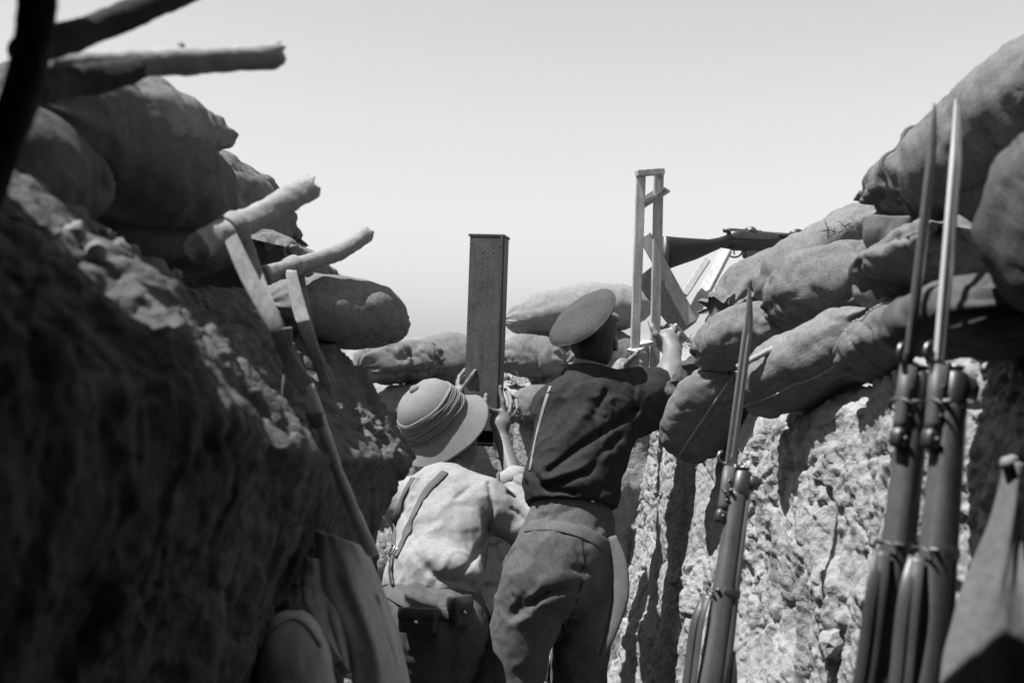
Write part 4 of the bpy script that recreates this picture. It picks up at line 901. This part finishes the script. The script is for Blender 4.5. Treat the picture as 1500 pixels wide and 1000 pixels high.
# ------------------------------------------------------------------ rifles (local: +Z muzzle, +Y sights; origin at the muzzle)
def loft(name, secs, m, parent, n=20, power=2.4):
    V = []
    for z, x0, y0, hx_, hy_ in secs:
        a = np.linspace(0, 2 * np.pi, n, endpoint=False); c, s_ = np.cos(a), np.sin(a)
        V.append(np.stack([x0 + hx_ * np.sign(c) * np.abs(c) ** (2 / power), y0 + hy_ * np.sign(s_) * np.abs(s_) ** (2 / power), 0 * a + z], 1))
    V = np.vstack(V); Fc = [tuple(int(q) for q in f) for f in grid_faces(len(secs), n, True)] + [tuple(range(n - 1, -1, -1)), tuple(range((len(secs) - 1) * n, len(secs) * n))]
    o = mk(name, V, Fc, m, parent, True)
    return o
def ltube(name, pts, r, m, parent, n=10): return tube(name, np.array(pts, float), r, m, parent, n, True)
def make_rifle(label, bayonet=True, blade=None, sling=True, M_STOCK=M_STOCK):
    t = thing('rifle', (0, 0, 0), label, 'rifle', 'rifles in the trench')
    loft('fore_end', [(-0.045, 0, -0.006, .019, .020), (-0.06, 0, -0.006, .0205, .0215), (-0.25, 0, -0.008, .0215, .024), (-0.262, 0, -0.008, .0225, .025), (-0.40, 0, -0.010, .0235, .027), (-0.60, 0, -0.016, .0245, .030), (-0.66, 0, -0.022, .024, .026), (-0.80, 0, -0.026, .0225, .024), (-0.84, 0, -0.022, .019, .021)], M_STOCK, t)
    loft('handguard', [(-0.046, 0, 0.013, .0155, .0105), (-0.25, 0, 0.014, .017, .012), (-0.40, 0, 0.016, .019, .013), (-0.58, 0, 0.016, .020, .013)], M_STOCK, t)
    loft('butt_stock', [(-0.82, 0, -0.016, .0205, .026), (-0.87, 0, -0.026, .0185, .021), (-0.92, 0, -0.040, .019, .026), (-0.98, 0, -0.052, .021, .038), (-1.06, 0, -0.064, .0225, .050), (-1.115, 0, -0.072, .0235, .0595), (-1.125, 0, -0.073, .022, .058)], M_STOCK, t)
    loft('butt_plate', [(-1.124, 0, -0.073, .0225, .0595), (-1.131, 0, -0.073, .022, .059)], M_STEEL, t)
    nc = loft('nose_cap', [(0.0, 0, 0.002, .0165, .017), (-0.004, 0, 0.001, .019, .0205), (-0.03, 0, 0.0, .0205, .0225), (-0.05, 0, -0.002, .0215, .0235), (-0.056, 0, -0.002, .020, .022)], M_STEEL, t)
    for sg in (-1, 1):
        loft('sight_guard', [(-0.008, sg * 0.014, 0.024, .003, .010), (-0.02, sg * 0.015, 0.027, .0032, .014), (-0.04, sg * 0.015, 0.025, .003, .011)], M_STEEL, nc, 8)
    ltube('bayonet_boss', [(0, -0.018, -0.005), (0, -0.018, 0.012)], 0.008, M_STEEL, nc)
    ltube('barrel', [(0, 0.002, -0.01), (0, 0.002, 0.007)], 0.0075, M_STEEL, t, 14)
    loft('barrel_band', [(-0.268, 0, 0.000, .0235, .0285), (-0.270, 0, 0.000, .0245, .0295), (-0.284, 0, 0.000, .0245, .0295), (-0.286, 0, 0.000, .0235, .0285)], M_STEEL, t)
    for zc, nm in ((-0.052, 'piling_swivel'), (-0.277, 'sling_swivel')):
        a = np.linspace(0, 2 * np.pi, 17); ltube(nm, np.stack([0.021 * np.cos(a), -0.037 + 0 * a - 0.008 * np.sin(a), zc - 0.010 + 0.011 * np.sin(a)], 1), 0.0023, M_STEEL, t, 6)
        ltube('swivel_screw', [(-0.026, -0.028, zc), (0.026, -0.028, zc)], 0.0042, M_STEEL, t, 8)
    loft('rear_sight', [(-0.40, 0, 0.028, .013, .006), (-0.44, 0, 0.033, .014, .011), (-0.47, 0, 0.036, .0145, .013), (-0.50, 0, 0.031, .012, .007)], M_STEEL, t, 12)
    loft('receiver', [(-0.585, 0, 0.006, .019, .018), (-0.60, 0, 0.008, .021, .021), (-0.78, 0, 0.008, .020, .020), (-0.82, 0, 0.002, .017, .018)], M_STEEL, t)
    loft('charger_bridge', [(-0.70, 0, 0.028, .020, .010), (-0.712, 0, 0.031, .021, .013), (-0.73, 0, 0.028, .020, .010)], M_STEEL, t, 12)
    b = ltube('bolt', [(0, 0.022, -0.66), (0, 0.022, -0.80), (0, 0.022, -0.845)], [0.010, 0.0105, 0.008], M_STEEL, t, 14)
    ltube('bolt_handle', [(0.010, 0.022, -0.785), (0.026, 0.014, -0.79), (0.034, -0.002, -0.795), (0.036, -0.014, -0.797)], [0.006, 0.005, 0.006, 0.009], M_STEEL, b, 10)
    loft('magazine', [(-0.655, 0, -0.055, .012, .022), (-0.66, 0, -0.060, .0125, .030), (-0.74, 0, -0.056, .0125, .022), (-0.745, 0, -0.054, .012, .018)], M_STEEL, t, 12, 5)
    a = np.linspace(0, np.pi, 16); ltube('trigger_guard', np.stack([0 * a, -0.044 - 0.030 * np.sin(a), -0.795 + 0.042 * np.cos(a)], 1), 0.0035, M_STEEL, t, 8)
    ltube('trigger', [(0, -0.042, -0.79), (0, -0.052, -0.797), (0, -0.064, -0.793)], 0.003, M_STEEL, t, 6)
    if bayonet:
        by = -0.032; bl = blade or M_BLADE
        y0 = thing('bayonet', (0, 0, 0), None, None); y0.parent = t
        nz_ = 40; zz = np.linspace(0.012, 0.440, nz_); V = []
        for z in zz:
            tp = np.clip((0.440 - z) / 0.10, 0, 1); hw_ = 0.0125 * min(1, 0.12 + tp ** 0.6 * 0.88); y_off = by - 0.0125 + hw_ if True else by     # back edge straight, cutting edge sweeps up
            full = 0.0024 if 0.03 < z < 0.33 else 0.0036
            th_ = 0.0042 * min(1, 0.3 + tp * 0.7)
            V += [(0, y_off - hw_, z), (th_ * .95, y_off - hw_ * .78, z), (th_, y_off - hw_ * .45, z), (full * min(1, .3 + tp), y_off - hw_ * .1, z), (th_ * 0.95, y_off + hw_ * .25, z), (0.0006, y_off + hw_, z),
                  (-th_ * 0.95, y_off + hw_ * .25, z), (-full * min(1, .3 + tp), y_off - hw_ * .1, z), (-th_, y_off - hw_ * .45, z), (-th_ * .95, y_off - hw_ * .78, z)]
        Fc = [tuple(int(q) for q in f) for f in grid_faces(nz_, 10, True)] + [tuple(range(9, -1, -1)), tuple(range((nz_ - 1) * 10, nz_ * 10))]
        mk('blade', np.array(V), Fc, bl, y0, True, smooth=False)
        loft('grip', [(0.004, 0, by, .0115, .0145), (-0.04, 0, by, .0125, .0150), (-0.085, 0, by - .001, .0120, .0135), (-0.098, 0, by - 0.001, .0115, .0145)], M_STOCK, y0, 14)
        loft('pommel', [(-0.096, 0, by, .0105, .0150), (-0.105, 0, by - .002, .0110, .0165), (-0.122, 0, by - .003, .0108, .0160), (-0.127, 0, by - .002, .009, .013)], M_STEEL, y0, 14, 4)
        ltube('stud', [(0.009, by - 0.004, -0.112), (0.0155, by - 0.004, -0.112)], 0.0042, M_STEEL, y0, 10)
        for zz_ in (-0.03, -0.075): ltube('rivet', [(-0.0138, by, zz_), (0.0138, by, zz_)], 0.0036, M_STEEL, y0, 8)
        ltube('crossguard', [(0, 0.014, 0.008), (0, 0.0, 0.007), (0, -0.030, 0.007), (0, -0.048, 0.007), (0, -0.058, 0.012), (0, -0.063, 0.022), (0, -0.060, 0.032), (0, -0.053, 0.037)], [0.0045, 0.005, 0.0062, 0.005, 0.0045, 0.004, 0.0036, 0.003], M_BLADED, y0)
        a = np.linspace(0, 2 * np.pi, 19); ltube('muzzle_ring', np.stack([0.0105 * np.cos(a), 0.002 + 0.0105 * np.sin(a), 0.008 + 0 * a], 1), 0.0032, M_BLADED, y0, 8)
    if sling:
        for dx, dy in ((0.004, -0.010), (-0.004, -0.022)):
            p = smooth_path([(dx, -0.046, -0.29), (dx + 0.008, -0.046 + dy, -0.36), (dx, -0.046 + dy, -0.55), (dx - 0.01, -0.092 + 0.4 * dy, -0.80), (dx, -0.125, -1.0)], 30)
            ribbon('sling', p, (0.9, -1, 0), 0.018, 0.004, M_LEATHER, t, True)
    return t
def place_rifle(t, muzzle, toward_butt, sights):
    z = nrm(np.asarray(muzzle) - np.asarray(toward_butt)); y = np.asarray(sights, float); y = nrm(y - z * (y @ z)); x = np.cross(y, z)
    M = Matrix(((x[0], y[0], z[0], muzzle[0]), (x[1], y[1], z[1], muzzle[1]), (x[2], y[2], z[2], muzzle[2]), (0, 0, 0, 1)))
    t.location = M.to_translation(); t.rotation_euler = M.to_euler()
def on_floor(a, b, ln=1.13):
    """butt point so that the rifle through pixel points a (muzzle) and b reaches the floor"""
    return P(*a), P(*b)
r1 = make_rifle('rifle with bright fixed bayonet in front of the bulging sandbag'); place_rifle(r1, P(1398, 545, 1.70), P(1362, 1000, 1.62), (0.92, 0.42, 0.0))
r2 = make_rifle('rifle with dark fixed bayonet standing close beside the bright one', blade=M_BLADED); place_rifle(r2, P(1347, 545, 1.76), P(1296, 1000, 1.70), (0.8, 0.6, 0.0))
r3 = make_rifle('lone rifle with fixed bayonet leaning on the earth wall under the seamed sandbag', blade=M_BLADED); place_rifle(r3, P(1088, 690, 2.52), P(1048, 1000, 2.40), (1, 0.15, 0.0))
r4 = make_rifle('dark rifle without bayonet lying over the parapet on the timber frame', bayonet=False, sling=False, M_STOCK=M_STOCKD)
bt, dr = P(972, 362, 4.42), nrm(np.array([0.33, 0.205, 0.0])); r4.scale = (1.15,) * 3; place_rifle(r4, bt + dr * 1.13 * 1.15 + np.array([0, 0, 0.06]), bt + np.array([0, 0, 0.06]), (0, 0, 1))

# canvas cloth beside the rifles
cv = cloth_sheet('canvas_sheet', [(1470, 680, 1.66), (1440, 790, 1.62), (1400, 900, 1.58), (1375, 1010, 1.54), (1365, 1080, 1.52)], [(1484, 682, 1.66), (1492, 790, 1.62), (1520, 880, 1.56), (1560, 1010, 1.52), (1580, 1080, 1.50)], 0, 50, 60, ((1.1, 0.006, 0.4), (2.4, 0.003, 1.0)), 12, M_CANVAS, bulge=0.03)
origin_to(cv, P(1470, 1080, 1.52)); tube('peg', smooth_path([P(1474, 678, 1.62), P(1478, 676, 1.68), P(1490, 672, 1.85)], 8), [0.010, 0.010, 0.010, 0.010, 0.010, 0.010, 0.010, 0.008], M_LOG, cv, 8); tag(cv, 'drab canvas sheet hanging from a point on the wall behind the near rifles', 'canvas')

# stick lying on the bags
so_ = tube('stick', smooth_path([P(1080, 538, 2.86), P(1110, 522, 2.84), P(1150, 501, 2.84)], 16), [0.008 + 0.001 * math.sin(i * 2.1) for i in range(16)], M_LOG, None, 10)
origin_to(so_, P(1080, 538, 2.86)); tag(so_, 'short thin stick poking out between the sandbags behind the middle bayonet', 'stick')

# slack mouth of the topmost sandbag, hanging
cloth_sheet('slack_mouth', [(1264, 318, 2.52), (1266, 352, 2.52), (1284, 392, 2.54), (1292, 436, 2.58)], [(1340, 322, 2.42), (1326, 368, 2.45), (1314, 412, 2.50), (1300, 450, 2.57)], 0, 30, 36, ((1.6, 0.016, 0.4),), 21, M_BURLAP, parent=bag_a, bulge=0.03)
# crumpled rag by the standing man's forearm
S = SDF(P(999, 570, 3.86) - 0.16, P(999, 570, 3.86) + 0.16, 0.005)
for k, q in enumerate(((999, 555, 3.86), (1014, 540, 3.86), (989, 578, 3.86), (1006, 595, 3.86), (1026, 530, 3.86))): S.ell(P(*q), (0.038, 0.034, 0.030), X=(1, 0.2 * k, 0.3), Z=(0.2, 0, 1), k=0.02)
S.shell_noise(lambda p: -0.016 * ridged(p * 16, 3, 5) + 0.006 * fbm(p * 40, 2, 7)); V, Q = S.mesh(); rg = mk('rag', V, Q, M_BURLAPD); origin_to(rg, P(999, 610, 3.86)); tag(rg, 'dark crumpled rag stuffed beside the standing person\'s forearm', 'rag')
# loose clods and stones
def stone_mesh(seed, m):
    rs = np.random.RandomState(seed); n = 12
    th = np.linspace(0, np.pi, 8); ph = np.linspace(0, 2 * np.pi, n, endpoint=False); T_, P_ = np.meshgrid(th, ph, indexing='ij')
    d = np.stack([np.sin(T_) * np.cos(P_), np.sin(T_) * np.sin(P_), np.cos(T_)], -1)
    v, _ = facets(d * 1.3 + seed * 3, seed, 1.0); r = 1 + 0.30 * v + 0.08 * fbm(d * 4, 2, seed)
    o = mk('stone', 0.03 * d * r[..., None] * np.array([1, 0.85, 0.7]), grid_faces(8, n, True), m, smooth=False); me = o.data; bpy.data.objects.remove(o); return me
STM = [stone_mesh(k, M_EARTH) for k in range(6)]
def drop(bvh, x, y, z0=3.0):
    h = bvh.ray_cast(Vector((x, y, z0)), Vector((0, 0, -1))); return h[0]
dg = bpy.context.evaluated_depsgraph_get(); dg.update()
BR = BVHTree.FromObject(right_wall, dg); BF = BVHTree.FromObject(front_wall, dg); BL = BVHTree.FromObject(left_wall, dg)
rs = np.random.RandomState(4)
def add_stone(h, sz, parent, k):
    o = bpy.data.objects.new('stone', STM[k % 6]); COL.objects.link(o); o.parent = parent; o.location = Vector(h) + Vector((0, 0, sz * 0.25))
    sz = sz / 0.03
    o.scale = (sz * rs.uniform(.8, 1.2), sz * rs.uniform(.8, 1.2), sz * rs.uniform(.7, 1.1)); o.rotation_euler = tuple(rs.uniform(0, 6, 3))
for k in range(60):
    y = rs.uniform(3.2, 4.5); x = rs.uniform(0.68, 1.0) + (4.0 - y) * 0.13; h = drop(BR, x, y)
    if h: add_stone(h, rs.uniform(0.012, 0.035), right_wall, k)
for k in range(40):
    x = rs.uniform(-1.0, 0.5); h = drop(BF, x, rs.uniform(4.85, 5.3))
    if h: add_stone(h, rs.uniform(0.012, 0.04), front_wall, k)
for k in range(40):
    y = rs.uniform(1.3, 3.0); h = drop(BL, -0.50 - 0.05 * (2.5 - y) - rs.uniform(0, 0.2), y)
    if h: add_stone(h, rs.uniform(0.008, 0.022), left_wall, k)
# the big clod sticking out low on the right wall, and smaller ones embedded in its face
def pix_hit(bvh, px, py): return bvh.ray_cast(Vector((0, 0, H)), Vector(((px - 750) / F, 1, -(py - 500) / F)).normalized())[0]
for px, py, sz in ((1222, 950, 0.05),):
    h = pix_hit(BR, px, py)
    if h: add_stone(h, sz, right_wall, px)

# straw and dry stalks caught on the parapet
def tuft(label, spots, n, ln, seed, m):
    rs = np.random.RandomState(seed); V, Fc = [], []
    for k in range(n):
        q = spots[rs.randint(len(spots))]; b = P(q[0] + rs.uniform(-14, 14), q[1] + rs.uniform(-5, 5), q[2] + rs.uniform(-0.08, 0.08)); d = nrm(np.array([rs.normal(), rs.normal() * 0.5, abs(rs.normal()) * 0.5])); l = ln * rs.uniform(0.4, 1.2)
        sd_ = nrm(np.cross(d, (0, 1, 0.1))) * 0.0012; i = len(V); mid = b + d * l * 0.5 + np.array([0, 0, 0.15 * l]); e = b + d * l
        V += [b - sd_, b + sd_, mid + sd_, mid - sd_, e]; Fc += [(i, i + 1, i + 2, i + 3), (i + 3, i + 2, i + 4)]
    o = mk('dry_straw', np.array(V), Fc, m, smooth=False); origin_to(o, P(*spots[0])); tag(o, label, 'straw', None, 'stuff'); return o
tuft('dry straw and stalks scattered over the sandbags and parapet', [(1225, 345, 3.45), (1250, 335, 3.4), (1268, 330, 3.4), (1020, 505, 3.85), (1035, 500, 3.8), (760, 560, 4.9), (790, 575, 4.9)], 260, 0.05, 3, M_LEAF)

# log roof added out of view to keep sky light off the near walls
rf = thing('added_shade_roof', (0.2, -0.4, H + 0.3), 'added log roof with earth cover, unseen overhead, shading the near trench', 'roof')
for x in (-0.95, 1.32):
    tube('wall_plate', smooth_path([(x, -2.6, H + 0.40), (x + 0.02, -0.5, H + 0.41), (x, 1.40, H + 0.40)], 20), 0.07, M_LOGD, rf, 14)
for k in range(27):
    y = -2.35 + k * 0.142
    tube('roof_log', smooth_path([(-1.35, y, H + 0.53), (0.2, y + rs.uniform(-.015, .015), H + 0.53 + rs.uniform(-.01, .01)), (1.75, y, H + 0.53)], 12), 0.067 * rs.uniform(0.93, 1.05), M_LOGD, rf, 12)
gx, gy = np.meshgrid(np.linspace(-1.45, 1.85, 50), np.linspace(-2.5, 1.38, 56), indexing='ij'); g = np.stack([gx, gy, 0 * gx], -1)
edge = np.minimum(np.minimum(gx + 1.45, 1.85 - gx), np.minimum(gy + 2.5, 1.38 - gy)); g[..., 2] = H + 0.56 + 0.2 * sstep(0, 0.35, edge) + 0.05 * fbm(g * 3, 3, 4) * sstep(0, 0.2, edge)
mk('earth_cover', g, grid_faces(50, 56), M_EARTH, rf)
